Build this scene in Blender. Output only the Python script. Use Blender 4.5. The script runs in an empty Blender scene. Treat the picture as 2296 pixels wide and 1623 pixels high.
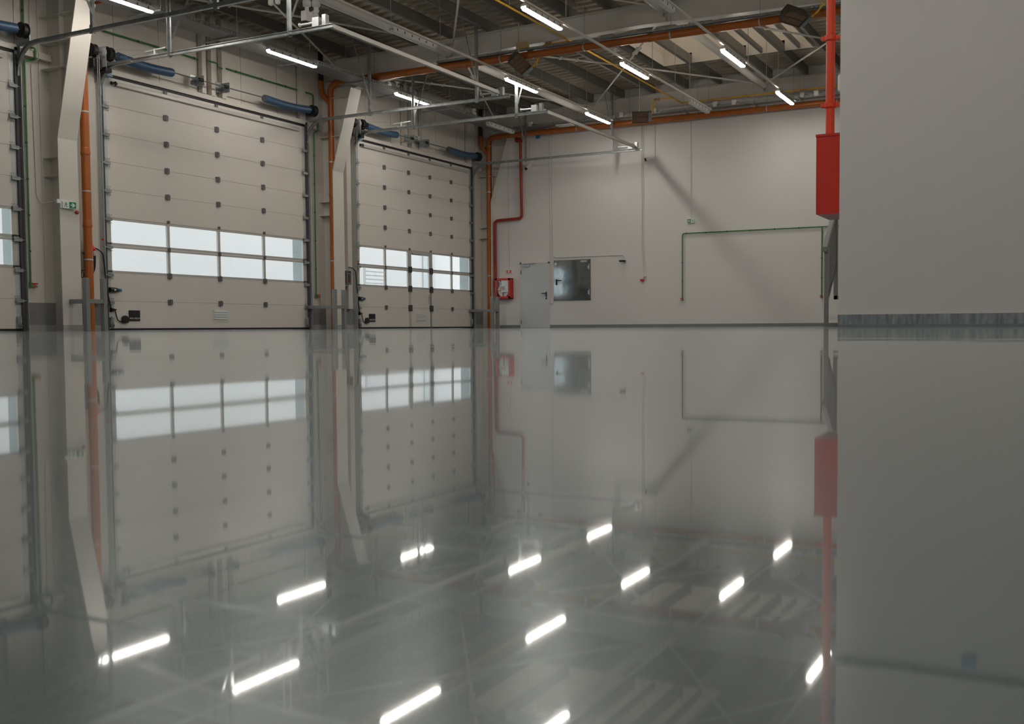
import bpy, math, random
from mathutils import Vector, Matrix
from math import sin, cos, pi, radians

random.seed(7)
S = bpy.context.scene
COL = S.collection

# ------------------------------------------------------------------ camera
FPX, YAW, PITCH, ROLL, CAMH = 2273.77, 26.7127, 2.8967, -0.3394, 0.0187
PCX, PCY, IW, IH = 1275.99, 847.98, 2296.0, 1623.0
_y, _p, _r = radians(YAW), radians(PITCH), radians(ROLL)
CF = Vector((-sin(_y) * cos(_p), cos(_y) * cos(_p), -sin(_p)))
_R = Vector((cos(_y), sin(_y), 0)); _U = _R.cross(CF)
CR = cos(_r) * _R + sin(_r) * _U
CU = -sin(_r) * _R + cos(_r) * _U
cd = bpy.data.cameras.new('camera'); cam = bpy.data.objects.new('camera', cd); COL.objects.link(cam)
cam.matrix_world = Matrix(((CR.x, CU.x, -CF.x, 0), (CR.y, CU.y, -CF.y, 0), (CR.z, CU.z, -CF.z, CAMH), (0, 0, 0, 1)))
cd.sensor_width = 36.0; cd.lens = 36.0 * FPX / IW
cd.shift_x = -(PCX - IW / 2) / IW; cd.shift_y = (PCY - IH / 2) / IW
cd.clip_start = 0.003; cd.clip_end = 300
S.camera = cam

# ------------------------------------------------------------------ world, exposure
SKY = 2.1
w = bpy.data.worlds.new('world'); S.world = w; w.use_nodes = True
bg = w.node_tree.nodes['Background']
bg.inputs[0].default_value = (0.96, 0.985, 1.0, 1); bg.inputs[1].default_value = SKY
S.view_settings.view_transform = 'Standard'; S.view_settings.look = 'None'
S.view_settings.gamma = 1.0; S.view_settings.use_curve_mapping = False
S.view_settings.exposure = 0.0
LAMP = 58.0
cy = S.cycles
cy.max_bounces = 9; cy.diffuse_bounces = 5; cy.glossy_bounces = 5; cy.transparent_max_bounces = 16
cy.transmission_bounces = 6; cy.caustics_reflective = False; cy.caustics_refractive = False
cy.sample_clamp_indirect = 8.0

# ------------------------------------------------------------------ materials
def mat(name, col, rough=0.5, metal=0.0, var=0.06, scale=3.0, bump=0.0, bscale=60.0, emit=0.0, spec=0.5, stretch=None, dark=None):
    m = bpy.data.materials.new(name); m.use_nodes = True
    nt = m.node_tree; b = nt.nodes['Principled BSDF']
    b.inputs['Roughness'].default_value = rough; b.inputs['Metallic'].default_value = metal
    b.inputs['Specular IOR Level'].default_value = spec
    tc = nt.nodes.new('ShaderNodeTexCoord')
    src = tc.outputs['Object']
    if stretch:
        mp = nt.nodes.new('ShaderNodeMapping'); mp.inputs['Scale'].default_value = stretch
        nt.links.new(src, mp.inputs[0]); src = mp.outputs[0]
    n = nt.nodes.new('ShaderNodeTexNoise'); n.inputs['Scale'].default_value = scale; n.inputs['Detail'].default_value = 4
    nt.links.new(src, n.inputs['Vector'])
    r = nt.nodes.new('ShaderNodeValToRGB'); nt.links.new(n.outputs['Fac'], r.inputs[0])
    lo = dark if dark else tuple(c * (1 - var) for c in col); hi = tuple(min(1, c * (1 + var)) for c in col)
    r.color_ramp.elements[0].color = (*lo, 1); r.color_ramp.elements[0].position = 0.3
    r.color_ramp.elements[1].color = (*hi, 1); r.color_ramp.elements[1].position = 0.7
    nt.links.new(r.outputs[0], b.inputs['Base Color'])
    if bump:
        n2 = nt.nodes.new('ShaderNodeTexNoise'); n2.inputs['Scale'].default_value = bscale; nt.links.new(src, n2.inputs['Vector'])
        bp = nt.nodes.new('ShaderNodeBump'); bp.inputs['Strength'].default_value = bump; bp.inputs['Distance'].default_value = 0.01
        nt.links.new(n2.outputs['Fac'], bp.inputs['Height']); nt.links.new(bp.outputs[0], b.inputs['Normal'])
    if emit:
        b.inputs['Emission Color'].default_value = (*col, 1); b.inputs['Emission Strength'].default_value = emit
    return m

M = {}
M['plaster'] = mat('white_plaster', (0.80, 0.785, 0.755), 0.85, var=0.015, scale=0.8, bump=0.05, bscale=180)
M['panel'] = mat('cream_sandwich_panel', (0.74, 0.70, 0.63), 0.5, var=0.015, scale=1.5)
M['joint'] = mat('panel_joint_seal', (0.34, 0.31, 0.27), 0.7)
M['door'] = mat('door_panel_grey_white', (0.76, 0.725, 0.665), 0.45, var=0.015, scale=2.0, bump=0.04, bscale=150)
M['steelw'] = mat('cream_painted_steel', (0.72, 0.69, 0.63), 0.42, var=0.03)
M['postw'] = mat('post_cream', (0.68, 0.645, 0.58), 0.45, var=0.03)
M['galv'] = mat('galvanised_steel', (0.36, 0.385, 0.385), 0.38, 0.7, var=0.2, scale=9, bump=0.03, bscale=40)
M['bluegalv'] = mat('bluish_zinc', (0.30, 0.43, 0.54), 0.4, 0.3)
M['galvl'] = mat('galvanised_strip', (0.56, 0.59, 0.585), 0.45, 0.4, var=0.07, scale=5)
M['alu'] = mat('aluminium_profile', (0.58, 0.57, 0.53), 0.45, 0.3, var=0.04)
M['black'] = mat('black_rubber', (0.012, 0.012, 0.013), 0.55, var=0.2)
M['blackp'] = mat('black_plastic', (0.016, 0.017, 0.018), 0.35, var=0.15)
M['darkpipe'] = mat('black_pipe', (0.012, 0.012, 0.012), 0.6)
M['dgrey'] = mat('dark_grey_plastic', (0.06, 0.06, 0.065), 0.45)
M['mgrey'] = mat('control_box_grey', (0.16, 0.165, 0.165), 0.45)
M['hinge'] = mat('hinge_grey', (0.16, 0.16, 0.165), 0.5, 0.2)
M['orange'] = mat('orange_pvc', (0.46, 0.125, 0.018), 0.33, var=0.07, scale=2.0)
M['green'] = mat('green_pipe', (0.05, 0.21, 0.06), 0.4, var=0.12)
M['yellow'] = mat('yellow_gas_pipe', (0.78, 0.42, 0.03), 0.4, var=0.06)
M['hose'] = mat('yellow_hose', (0.80, 0.56, 0.05), 0.4)
M['red'] = mat('red_enamel', (0.60, 0.028, 0.012), 0.4, var=0.06)
M['redpipe'] = mat('red_pipe_paint', (0.80, 0.065, 0.015), 0.35, var=0.08)
M['dred'] = mat('dark_red_pipe', (0.36, 0.025, 0.012), 0.4, var=0.08)
M['pink'] = mat('pale_red_liner', (0.62, 0.36, 0.32), 0.5)
M['redknob'] = mat('red_plastic', (0.75, 0.02, 0.01), 0.35)
M['blue'] = mat('blue_spring_steel', (0.055, 0.115, 0.21), 0.42, 0.15, var=0.15, scale=6)
M['bluepl'] = mat('blue_plastic', (0.02, 0.28, 0.50), 0.35)
M['plinth'] = mat('grey_concrete_plinth', (0.25, 0.258, 0.258), 0.85, var=0.10, scale=5, bump=0.1)
M['plinthl'] = mat('grey_epoxy_skirting', (0.40, 0.405, 0.39), 0.4, var=0.05)
M['base'] = mat('grey_base_strip', (0.24, 0.265, 0.28), 0.5, var=0.06)
M['basen'] = mat('brushed_grey_skirting', (0.30, 0.335, 0.34), 0.3, var=0.3, scale=9, stretch=(3.0, 1, 0.6), dark=(0.17, 0.2, 0.21), bump=0.25, bscale=14)
M['guard'] = mat('grey_painted_guard', (0.25, 0.26, 0.255), 0.42, var=0.03)
M['deck'] = mat('roof_deck_sheet', (0.50, 0.43, 0.33), 0.5, 0.0, var=0.10, scale=1.2)
M['purlin'] = mat('purlin_steel', (0.20, 0.19, 0.17), 0.5, 0.1, var=0.05)
M['curb'] = mat('skylight_lining', (0.80, 0.76, 0.69), 0.6, var=0.015)
M['white'] = mat('white_plastic', (0.80, 0.79, 0.76), 0.4, var=0.02)
M['lampbody'] = mat('lamp_housing', (0.70, 0.69, 0.66), 0.4, var=0.02)
M['lampoff'] = mat('lamp_diffuser_off', (0.76, 0.76, 0.74), 0.25, var=0.01)
M['lampon'] = mat('lamp_diffuser_lit', (1.0, 0.93, 0.85), 0.4, var=0.0, emit=LAMP)
M['rod'] = mat('hanger_rod_steel', (0.45, 0.47, 0.46), 0.4, 0.5)
M['conduit'] = mat('white_conduit', (0.70, 0.69, 0.665), 0.5, var=0.02)
M['tray'] = mat('tray_bottom', (0.20, 0.205, 0.20), 0.45, 0.5, var=0.15, scale=20)
M['heater'] = mat('heater_casing', (0.17, 0.14, 0.10), 0.4, 0.5, var=0.2)
M['ceram'] = mat('heater_ceramic', (0.22, 0.13, 0.085), 0.8, var=0.1)
M['signw'] = mat('sign_white', (0.85, 0.86, 0.84), 0.35, var=0.01)
M['signg'] = mat('sign_green', (0.0, 0.27, 0.095), 0.35, var=0.02)
M['signr'] = mat('sign_red', (0.72, 0.035, 0.025), 0.35, var=0.02)
M['gdoor'] = mat('grey_door_paint', (0.64, 0.68, 0.685), 0.38, var=0.015)
M['gframe'] = mat('grey_door_frame', (0.70, 0.70, 0.68), 0.45, var=0.02)
M['cream'] = mat('hose_white', (0.80, 0.78, 0.72), 0.5)
M['darkin'] = mat('cabinet_inside', (0.03, 0.02, 0.02), 0.6)
M['print'] = mat('black_print', (0.03, 0.025, 0.02), 0.6)
M['text'] = mat('white_lettering', (0.75, 0.76, 0.75), 0.4)
M['brass'] = mat('brass_valve', (0.55, 0.30, 0.10), 0.35, 0.7)
M['facade'] = mat('pale_facade', (0.53, 0.53, 0.525), 0.8, var=0.02, scale=0.2)
M['facadeb'] = mat('facade_blue_grey', (0.42, 0.45, 0.46), 0.6)
M['shutter'] = mat('shutter_slats', (0.52, 0.52, 0.515), 0.5)
M['yard'] = mat('pale_yard_paving', (0.42, 0.42, 0.415), 0.9, var=0.06)
M['reveal'] = mat('outer_reveal_grey', (0.36, 0.42, 0.44), 0.6)
M['timber'] = mat('plywood', (0.50, 0.36, 0.16), 0.7)

def glass_mat(name, tint=(0.97, 0.99, 0.99)):
    m = bpy.data.materials.new(name); m.use_nodes = True; nt = m.node_tree; nt.nodes.clear()
    o = nt.nodes.new('ShaderNodeOutputMaterial'); mx = nt.nodes.new('ShaderNodeMixShader')
    t = nt.nodes.new('ShaderNodeBsdfTransparent'); t.inputs[0].default_value = (*tint, 1)
    g = nt.nodes.new('ShaderNodeBsdfGlossy'); g.inputs['Roughness'].default_value = 0.02
    f = nt.nodes.new('ShaderNodeFresnel'); ge = nt.nodes.new('ShaderNodeNewGeometry')
    mr = nt.nodes.new('ShaderNodeMapRange'); mr.inputs['To Min'].default_value = 1.4; mr.inputs['To Max'].default_value = 1 / 1.4
    nt.links.new(ge.outputs['Backfacing'], mr.inputs['Value']); nt.links.new(mr.outputs[0], f.inputs[0])   # same reflectance on both faces
    nt.links.new(f.outputs[0], mx.inputs[0]); nt.links.new(t.outputs[0], mx.inputs[1]); nt.links.new(g.outputs[0], mx.inputs[2])
    nt.links.new(mx.outputs[0], o.inputs[0]); return m
M['glass'] = glass_mat('clear_pane')
M['opal'] = glass_mat('tinted_dome_pane', (0.62, 0.56, 0.49))

def floor_mat():
    m = bpy.data.materials.new('glossy_epoxy_floor'); m.use_nodes = True; nt = m.node_tree
    b = nt.nodes['Principled BSDF']; o = nt.nodes['Material Output']
    tc = nt.nodes.new('ShaderNodeTexCoord')
    n = nt.nodes.new('ShaderNodeTexNoise'); n.inputs['Scale'].default_value = 0.6; n.inputs['Detail'].default_value = 5
    nt.links.new(tc.outputs['Object'], n.inputs['Vector'])
    r = nt.nodes.new('ShaderNodeValToRGB')
    r.color_ramp.elements[0].color = (0.105, 0.132, 0.140, 1); r.color_ramp.elements[1].color = (0.115, 0.142, 0.150, 1)
    nt.links.new(n.outputs['Fac'], r.inputs[0]); nt.links.new(r.outputs[0], b.inputs['Base Color'])
    b.inputs['Roughness'].default_value = 0.03; b.inputs['IOR'].default_value = 1.55
    # gentle waviness of the poured epoxy
    n2 = nt.nodes.new('ShaderNodeTexNoise'); n2.inputs['Scale'].default_value = 3.2; n2.inputs['Detail'].default_value = 1.5
    nt.links.new(tc.outputs['Object'], n2.inputs['Vector'])
    bp = nt.nodes.new('ShaderNodeBump'); bp.inputs['Strength'].default_value = 1.0; bp.inputs['Distance'].default_value = 0.0006
    nt.links.new(n2.outputs['Fac'], bp.inputs['Height']); nt.links.new(bp.outputs[0], b.inputs['Normal'])
    # hazy second gloss lobe
    g = nt.nodes.new('ShaderNodeBsdfGlossy'); g.inputs['Roughness'].default_value = 0.265; g.inputs['Color'].default_value = (0.86, 0.95, 0.97, 1)
    mx = nt.nodes.new('ShaderNodeMixShader'); mx.inputs[0].default_value = 0.17
    nt.links.new(b.outputs[0], mx.inputs[1]); nt.links.new(g.outputs[0], mx.inputs[2]); nt.links.new(mx.outputs[0], o.inputs[0])
    return m
M['floor'] = floor_mat()

def hatch_mat():   # polished, slightly buckled sheet steel
    m = mat('polished_sheet_steel', (0.27, 0.30, 0.315), 0.10, 0.95, var=0.18, scale=5)
    nt = m.node_tree; b = nt.nodes['Principled BSDF']
    n = nt.nodes.new('ShaderNodeTexNoise'); n.inputs['Scale'].default_value = 2.6; n.inputs['Detail'].default_value = 3
    tc = nt.nodes.new('ShaderNodeTexCoord'); nt.links.new(tc.outputs['Object'], n.inputs['Vector'])
    bp = nt.nodes.new('ShaderNodeBump'); bp.inputs['Strength'].default_value = 0.5; bp.inputs['Distance'].default_value = 0.004
    nt.links.new(n.outputs['Fac'], bp.inputs['Height']); nt.links.new(bp.outputs[0], b.inputs['Normal'])
    return m
M['hatch'] = hatch_mat()

# ------------------------------------------------------------------ mesh helpers
def V(*a): return Vector(a)

class MB:
    def __init__(s): s.v = []; s.f = []
    def add(s, vs, fs):
        k = len(s.v); s.v += [tuple(v) for v in vs]; s.f += [tuple(i + k for i in f) for f in fs]; return s
    def box(s, x0, x1, y0, y1, z0, z1):
        if x0 > x1: x0, x1 = x1, x0
        if y0 > y1: y0, y1 = y1, y0
        if z0 > z1: z0, z1 = z1, z0
        return s.add([(x0, y0, z0), (x1, y0, z0), (x1, y1, z0), (x0, y1, z0), (x0, y0, z1), (x1, y0, z1), (x1, y1, z1), (x0, y1, z1)],
                     [(0, 3, 2, 1), (4, 5, 6, 7), (0, 1, 5, 4), (1, 2, 6, 5), (2, 3, 7, 6), (3, 0, 4, 7)])
    def bar(s, p, q, wd, ht, up=(0, 0, 1)):
        p, q = V(*p), V(*q); d = (q - p).normalized(); up = V(*up)
        if abs(d.dot(up)) > 0.98: up = V(1, 0, 0)
        a = d.cross(up).normalized() * (wd / 2); b = a.cross(d).normalized() * (ht / 2)
        vs = [c + i * a + j * b for c in (p, q) for i, j in ((-1, -1), (1, -1), (1, 1), (-1, 1))]
        return s.add(vs, [(0, 1, 2, 3), (7, 6, 5, 4), (0, 4, 5, 1), (1, 5, 6, 2), (2, 6, 7, 3), (3, 7, 4, 0)])
    def angle(s, p, q, wd, t=0.004, up=(0, 0, 1), side=1):
        # thin L section between p and q
        p, q = V(*p), V(*q); d = (q - p).normalized(); up = V(*up)
        if abs(d.dot(up)) > 0.95: up = V(1, 0, 0)
        a = d.cross(up).normalized() * side; b = d.cross(a).normalized()
        s.bar(p + a * wd / 2, q + a * wd / 2, wd, t, tuple(b)); s.bar(p + b * wd / 2, q + b * wd / 2, wd, t, tuple(a)); return s
    def tube(s, pts, r, n=10, caps=True):
        pts = [V(*p) for p in pts]; rr = r if isinstance(r, (list, tuple)) else [r] * len(pts)
        ds = []
        for i in range(len(pts)):
            a = pts[max(0, i - 1)]; b = pts[min(len(pts) - 1, i + 1)]
            d = (b - a)
            if 0 < i < len(pts) - 1: d = (pts[i] - a).normalized() + (b - pts[i]).normalized()
            ds.append(d.normalized())
        u = ds[0].orthogonal().normalized(); vs = []
        for i, p in enumerate(pts):
            d = ds[i]; u = (u - d * u.dot(d)).normalized(); w_ = d.cross(u)
            k = 1.0
            if 0 < i < len(pts) - 1:
                c = max(0.5, ds[i].dot((pts[i] - pts[i - 1]).normalized())); k = 1.0 / c if c < 0.995 else 1
            for j in range(n):
                t = 2 * pi * j / n; vs.append(p + (u * cos(t) + w_ * sin(t)) * rr[i] * (1 + (k - 1) * 0.5))
        fs = [(i * n + j, i * n + (j + 1) % n, (i + 1) * n + (j + 1) % n, (i + 1) * n + j) for i in range(len(pts) - 1) for j in range(n)]
        if caps: fs += [tuple(reversed(range(n))), tuple(range((len(pts) - 1) * n, len(pts) * n))]
        return s.add(vs, fs)
    def lathe(s, c, axis, prof, n=16):
        c = V(*c); d = V(*axis).normalized(); u = d.orthogonal().normalized(); w_ = d.cross(u); vs = []
        for r, h in prof:
            for j in range(n):
                t = 2 * pi * j / n; vs.append(c + d * h + (u * cos(t) + w_ * sin(t)) * max(r, 1e-4))
        L = len(prof)
        fs = [(i * n + j, i * n + (j + 1) % n, (i + 1) * n + (j + 1) % n, (i + 1) * n + j) for i in range(L - 1) for j in range(n)]
        fs += [tuple(reversed(range(n))), tuple(range((L - 1) * n, L * n))]
        return s.add(vs, fs)
    def prism(s, poly, ax, lo, hi):
        # poly: 2D outline; ax: extrusion axis 'x','y','z'
        def P(a, b, c): return (c, a, b) if ax == 'x' else (a, c, b) if ax == 'y' else (a, b, c)
        n = len(poly); vs = [P(a, b, lo) for a, b in poly] + [P(a, b, hi) for a, b in poly]
        fs = [tuple(range(n)), tuple(reversed(range(n, 2 * n)))] + [(i, n + i, n + (i + 1) % n, (i + 1) % n) for i in range(n)]
        return s.add(vs, fs)
    def build(s, name, m, parent=None, smooth=False, base=None, bevel=0.0, smart=False):
        me = bpy.data.meshes.new(name)
        if parent is not None: o0 = V(*parent['_o'])
        elif base is not None: o0 = V(*base)
        else:
            xs = [v[0] for v in s.v]; ys = [v[1] for v in s.v]; zs = [v[2] for v in s.v]
            o0 = V((min(xs) + max(xs)) / 2, (min(ys) + max(ys)) / 2, min(zs))
        me.from_pydata([(v[0] - o0.x, v[1] - o0.y, v[2] - o0.z) for v in s.v], [], s.f); me.validate()
        import bmesh
        bm = bmesh.new(); bm.from_mesh(me); bmesh.ops.recalc_face_normals(bm, faces=bm.faces); bm.to_mesh(me); bm.free()
        me.materials.append(M[m] if isinstance(m, str) else m)
        if smooth:
            me.polygons.foreach_set('use_smooth', [len(p.vertices) <= 4 for p in me.polygons])
            if hasattr(me, 'set_sharp_from_angle'): me.set_sharp_from_angle(angle=radians(40))
        ob = bpy.data.objects.new(name, me); COL.objects.link(ob); ob['_o'] = tuple(o0)
        if parent is not None: ob.parent = parent
        else: ob.location = o0
        if bevel:
            b = ob.modifiers.new('bevel', 'BEVEL'); b.width = bevel; b.segments = 2; b.limit_method = 'ANGLE'
        return ob

def letters(curve, m):
    t = bpy.data.objects.new('lettering', curve); COL.objects.link(t); bpy.context.view_layer.update()
    me = bpy.data.meshes.new_from_object(t.evaluated_get(bpy.context.evaluated_depsgraph_get())); bpy.data.objects.remove(t)
    me.materials.clear(); me.materials.append(M[m]); o = bpy.data.objects.new('lettering', me); COL.objects.link(o); return o
def tag(o, label, cat, group=None, kind=None):
    if label: o['label'] = label
    if cat: o['category'] = cat
    if group: o['group'] = group
    if kind: o['kind'] = kind
    return o
def thing(name, label, cat, loc, group=None, kind=None):
    o = bpy.data.objects.new(name, None); COL.objects.link(o); o.location = loc; o['_o'] = tuple(loc); o.empty_display_size = 0.1
    return tag(o, label, cat, group, kind)
def inst(src, name, parent, at_):
    """another object sharing src's mesh (mesh modelled round the origin), as a part of parent, at world point at_"""
    o = bpy.data.objects.new(name, src); COL.objects.link(o); o.parent = parent; po = V(*parent['_o']); o.location = V(*at_) - po; o['_o'] = tuple(at_)
    return o
def mesh_of(mb, name, m, smooth=False):
    o = mb.build(name, m, None, smooth, base=(0, 0, 0)); me = o.data; bpy.data.objects.remove(o); return me
def dup(o, delta=None, parent=None):
    c = o.copy(); COL.objects.link(c)
    if parent is not None: c.parent = parent
    if delta is not None: c.location = o.location + V(*delta)
    for ch in list(o.children): dup(ch, None, c)
    return c
def at(x, y, X=None, Y=None, Z=None):
    """point of the photograph on a wall plane of the hall (X=, Y= or Z= const)"""
    d = CF + CR * ((x - PCX) / FPX) - CU * ((y - PCY) / FPX)
    t = X / d.x if X is not None else Y / d.y if Y is not None else (Z - CAMH) / d.z
    return V(0, 0, CAMH) + d * t
def arc(c, r, a0, a1, e1, e2, n=8):
    c, e1, e2 = V(*c), V(*e1), V(*e2)
    return [c + e1 * r * cos(a0 + (a1 - a0) * i / n) + e2 * r * sin(a0 + (a1 - a0) * i / n) for i in range(n + 1)]
def rounded(pts, r, n=5):
    pts = [V(*p) for p in pts]; out = [pts[0]]
    for i in range(1, len(pts) - 1):
        a, b, c = pts[i - 1], pts[i], pts[i + 1]
        d1 = (a - b).normalized(); d2 = (c - b).normalized(); k = min(r, (a - b).length * .45, (c - b).length * .45)
        p0, p2 = b + d1 * k, b + d2 * k
        for j in range(n + 1):
            t = j / n; out.append(p0 * (1 - t) ** 2 + b * 2 * t * (1 - t) + p2 * t * t)
    out.append(pts[-1]); return out

# ------------------------------------------------------------------ main dimensions (metres)
XL, XW, XO = -17.04, -17.10, -17.46          # door leaf face, wall face, outer wall face
YB, YN = 27.85, 9.0                            # back wall, near block face
FRY = (12.65, 20.26, 27.84)                   # portal frames
XR, YF = 4.0, -6.0                            # right-hand and rear ends of the hall
RIDGE = -8.4
def deckz(x): return 7.075 - 0.0235 * abs(x - RIDGE)
def raftz(x): return 6.82 - 0.0235 * abs(x - RIDGE)
Z0, PS = 0.039, 0.545                         # door section grid
ZB = lambda k: Z0 + PS * k
DOORS = [(5.99 + 0.19, 11.93), (13.74, 19.53), (21.44, 27.12)]   # leaf extents along Y
DTOP = 4.95

# ------------------------------------------------------------------ floor, walls, ceiling
f = MB().add([(XW - .36, YF, 0), (XR, YF, 0), (XR, YB, 0), (XW - .36, YB, 0)], [(0, 1, 2, 3)])
tag(f.build('floor', 'floor', base=(0, 0, 0)), 'glossy grey epoxy hall floor mirroring the doors and ceiling', 'floor', kind='structure')

wl = MB()      # left wall core with three door openings
ys = [YF] + [v for a, b in DOORS for v in (a + .02, b - .02)] + [YB]
for i in range(0, len(ys), 2): wl.box(XO, XW - .035, ys[i], ys[i + 1], 0.0, 7.6)
for a, b in DOORS: wl.box(XO, XW - .035, a + .02, b - .02, DTOP + .03, 7.6)
WL = tag(wl.build('wall_left', 'joint', base=(XW, 10, 0)), 'long cream clad wall holding the three sectional doors', 'wall', kind='structure')
for a, b in DOORS:
    for yy in (a + .02, b - .02):
        MB().box(XO - .01, XW - .05, yy - .004, yy + .004, 0, DTOP).build('reveal', 'reveal', WL)
# sandwich panels, each its own piece, 1 m modules with open joints
def wall_panel(y0, y1, z0, z1):
    mb = MB().box(XW - .035, XW, y0 + .006, y1 - .006, z0, z1)
    return mb.build('wall_panel', 'panel', WL)
for i, (y0, y1) in enumerate([(DOORS[0][1] + .04, 12.46), (12.46, DOORS[1][0] - .02), (DOORS[1][1] + .02, 20.06), (20.06, DOORS[2][0] - .02), (DOORS[2][1] + .02, 27.66), (27.66, YB)]):
    wall_panel(y0, y1, .52, 5.0)
yy = 10.2
for st in (11.0, 12.0, 13.0, 14.1, 15.2, 16.3, 17.5, 18.65, 19.8, 20.9, 22.0, 23.1, 24.2, 25.3, 26.4, 27.5, YB):
    wall_panel(yy, st, 5.0, 7.45); yy = st
for y0, y1 in [(YF, DOORS[0][0] - .02)]: wall_panel(y0, y1, .52, 5.0)
wall_panel(YF, 10.2, 5.0, 7.45)
for y0, y1 in [(YF, DOORS[0][0] - .06), (DOORS[0][1] + .06, DOORS[1][0] - .06), (DOORS[1][1] + .06, DOORS[2][0] - .06), (DOORS[2][1] + .06, YB)]:
    MB().box(XW - .035, XW + .02, y0, y1, .11, .52).build('plinth', 'plinth', WL)
    MB().box(XW - .035, XW + .024, y0, y1, 0, .11).build('skirting', 'plinthl', WL)
# horizontal steel header between the doors and lintel above each door
for (y0, y1) in [(DOORS[0][1] + .1, FRY[0] - .02), (DOORS[1][1] + .1, FRY[1] - .21), (DOORS[2][1] + .1, FRY[2] - .21)]:
    MB().box(XW, XW + .15, y0, y1, 4.935, 5.05).build('header_beam', 'postw', WL, bevel=.006)
for a, b in DOORS:
    MB().box(XW - .03, XW + .10, a - .05, b + .05, 5.0, 5.10).build('lintel', 'panel', WL)
    MB().box(XW - .03, XL + .012, a + .02, b - .02, 4.955, 5.0).build('lintel_seal', 'black', WL)

MB().add([(XW - .3, YB, -.0), (XR, YB, 0), (XR, YB, 7.6), (XW - .3, YB, 7.6), (XW - .3, YB + .2, 0), (XR, YB + .2, 0), (XR, YB + .2, 7.6), (XW - .3, YB + .2, 7.6)],
         [(0, 1, 2, 3), (7, 6, 5, 4), (0, 4, 5, 1), (1, 5, 6, 2), (2, 6, 7, 3), (3, 7, 4, 0)])
WB = tag(MB().box(XW - .3, XR, YB, YB + .2, 0, 7.6).build('wall_back', 'plaster', base=(-8, YB, 0)), 'tall white plastered wall at the far end of the hall', 'wall', kind='structure')
bb = thing('baseboard_back', 'dark grey base strip along the far white wall', 'baseboard', (-8, YB, 0), kind='structure')
for x0, x1 in [(-16.457, -15.702), (-14.660, -11.685), (-11.685, -8.764), (-8.764, -5.843), (-5.843, -2.921), (-2.921, XR)]:
    MB().box(x0 + .002, x1 - .002, YB - .015, YB, 0, .088).build('strip', 'base', bb)
NX = -1.887
WN = tag(MB().box(NX, XR, YN, 24.0, 0, 4.3).build('wall_right', 'plaster', base=(0, YN, 0)), 'large plain white wall close to the camera on the right side', 'wall', kind='structure')
br = thing('baseboard_right', 'streaky brushed grey skirting under the near white wall', 'baseboard', (0, YN, 0), kind='structure')
for x0, x1 in [(NX - .006, -.6), (-.6, 1.2), (1.2, XR)]:
    MB().box(x0 + .001, x1 - .001, YN - .012, YN, .024, .112).build('skirting_board', 'basen', br)
    MB().box(x0 + .001, x1 - .001, YN - .014, YN, 0, .024).build('skirting_foot', 'base', br)
WX0, WX1, WZ0, WZ1 = -3.0, 3.4, 1.2, 3.4
tag(MB().box(XW - .3, WX0, YF - .2, YF, 0, 7.6).box(WX1, XR, YF - .2, YF, 0, 7.6).box(WX0, WX1, YF - .2, YF, 0, WZ0).box(WX0, WX1, YF - .2, YF, WZ1, 7.6).build('wall_front', 'plaster', base=(-8, YF, 0)), 'white wall closing the hall behind the camera', 'wall', kind='structure')
tag(MB().box(XR, XR + .2, YF, YB, 0, 7.6).build('wall_side', 'plaster', base=(XR, 10, 0)), 'white wall closing the hall on its right hand end', 'wall', kind='structure')

w5 = thing('window_5', 'wide glazed band added behind the camera to light the near wall, out of view', 'window', (-.8, YF - .1, WZ0), kind='structure')  # added unseen glazing, lets daylight onto the near white wall
for k in range(4):
    a = WX0 + k * 1.6; b = a + 1.6
    fr = MB().box(a, b, YF - .13, YF - .07, WZ0, WZ0 + .06).box(a, b, YF - .13, YF - .07, WZ1 - .06, WZ1).box(a, a + .05, YF - .13, YF - .07, WZ0, WZ1).box(b - .05, b, YF - .13, YF - .07, WZ0, WZ1).build('window_frame', 'alu', w5)
    MB().box(a + .05, b - .05, YF - .104, YF - .098, WZ0 + .06, WZ1 - .06).build('pane', 'glass', fr)

# ceiling: trapezoidal deck, ribs running across the hall, with two (and two unseen) skylight openings
SKYX = (-9.91, -5.97)
SKYY = [(.85, 3.34), (8.10, 10.6), (15.55, 18.10), (22.85, 25.36)]
cm = MB(); P_ = 0.28
xs_ = [XW - .4, SKYX[0], RIDGE, SKYX[1], XR]
def rib_strip(x0, x1, y0, y1):
    n = max(1, round((y1 - y0) / P_)); p = (y1 - y0) / n
    prof = []
    for i in range(n):
        b = y0 + i * p; prof += [(b, 0), (b + p * .40, 0), (b + p * .52, .085), (b + p * .88, .085)]
    prof.append((y1, 0))
    vs = []
    for x in (x0, x1):
        for (yv, h) in prof: vs.append((x, yv, deckz(x) + h))
    L = len(prof)
    cm.add(vs, [(i, i + 1, L + i + 1, L + i) for i in range(L - 1)])
def flat(x0, x1, y0, y1):
    cm.add([(x0, y0, deckz(x0) + .13), (x1, y0, deckz(x1) + .13), (x1, y1, deckz(x1) + .13), (x0, y1, deckz(x0) + .13)], [(0, 1, 2, 3)])
for a, b in zip(xs_[:-1], xs_[1:]):
    if a >= SKYX[0] - .01 and b <= SKYX[1] + .01:
        yy = YF
        for s0, s1 in SKYY: rib_strip(a, b, yy, s0); flat(a, b, yy, s0); yy = s1
        rib_strip(a, b, yy, YB); flat(a, b, yy, YB)
    else: rib_strip(a, b, YF, YB); flat(a, b, YF, YB)
CE = tag(cm.build('ceiling', 'deck', base=(RIDGE, 10, 7.0)), 'brown grey ribbed metal roof deck on dark purlins', 'ceiling', kind='structure')
PUR = [-16.15, -15.14, -14.13, -13.13, -12.12, -11.14, -10.11, -9.13, -7.68, -6.69, -5.72, -4.8, -3.8, -2.8, -1.8, -.8, .2, 1.2, 2.2, 3.2]
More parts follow.
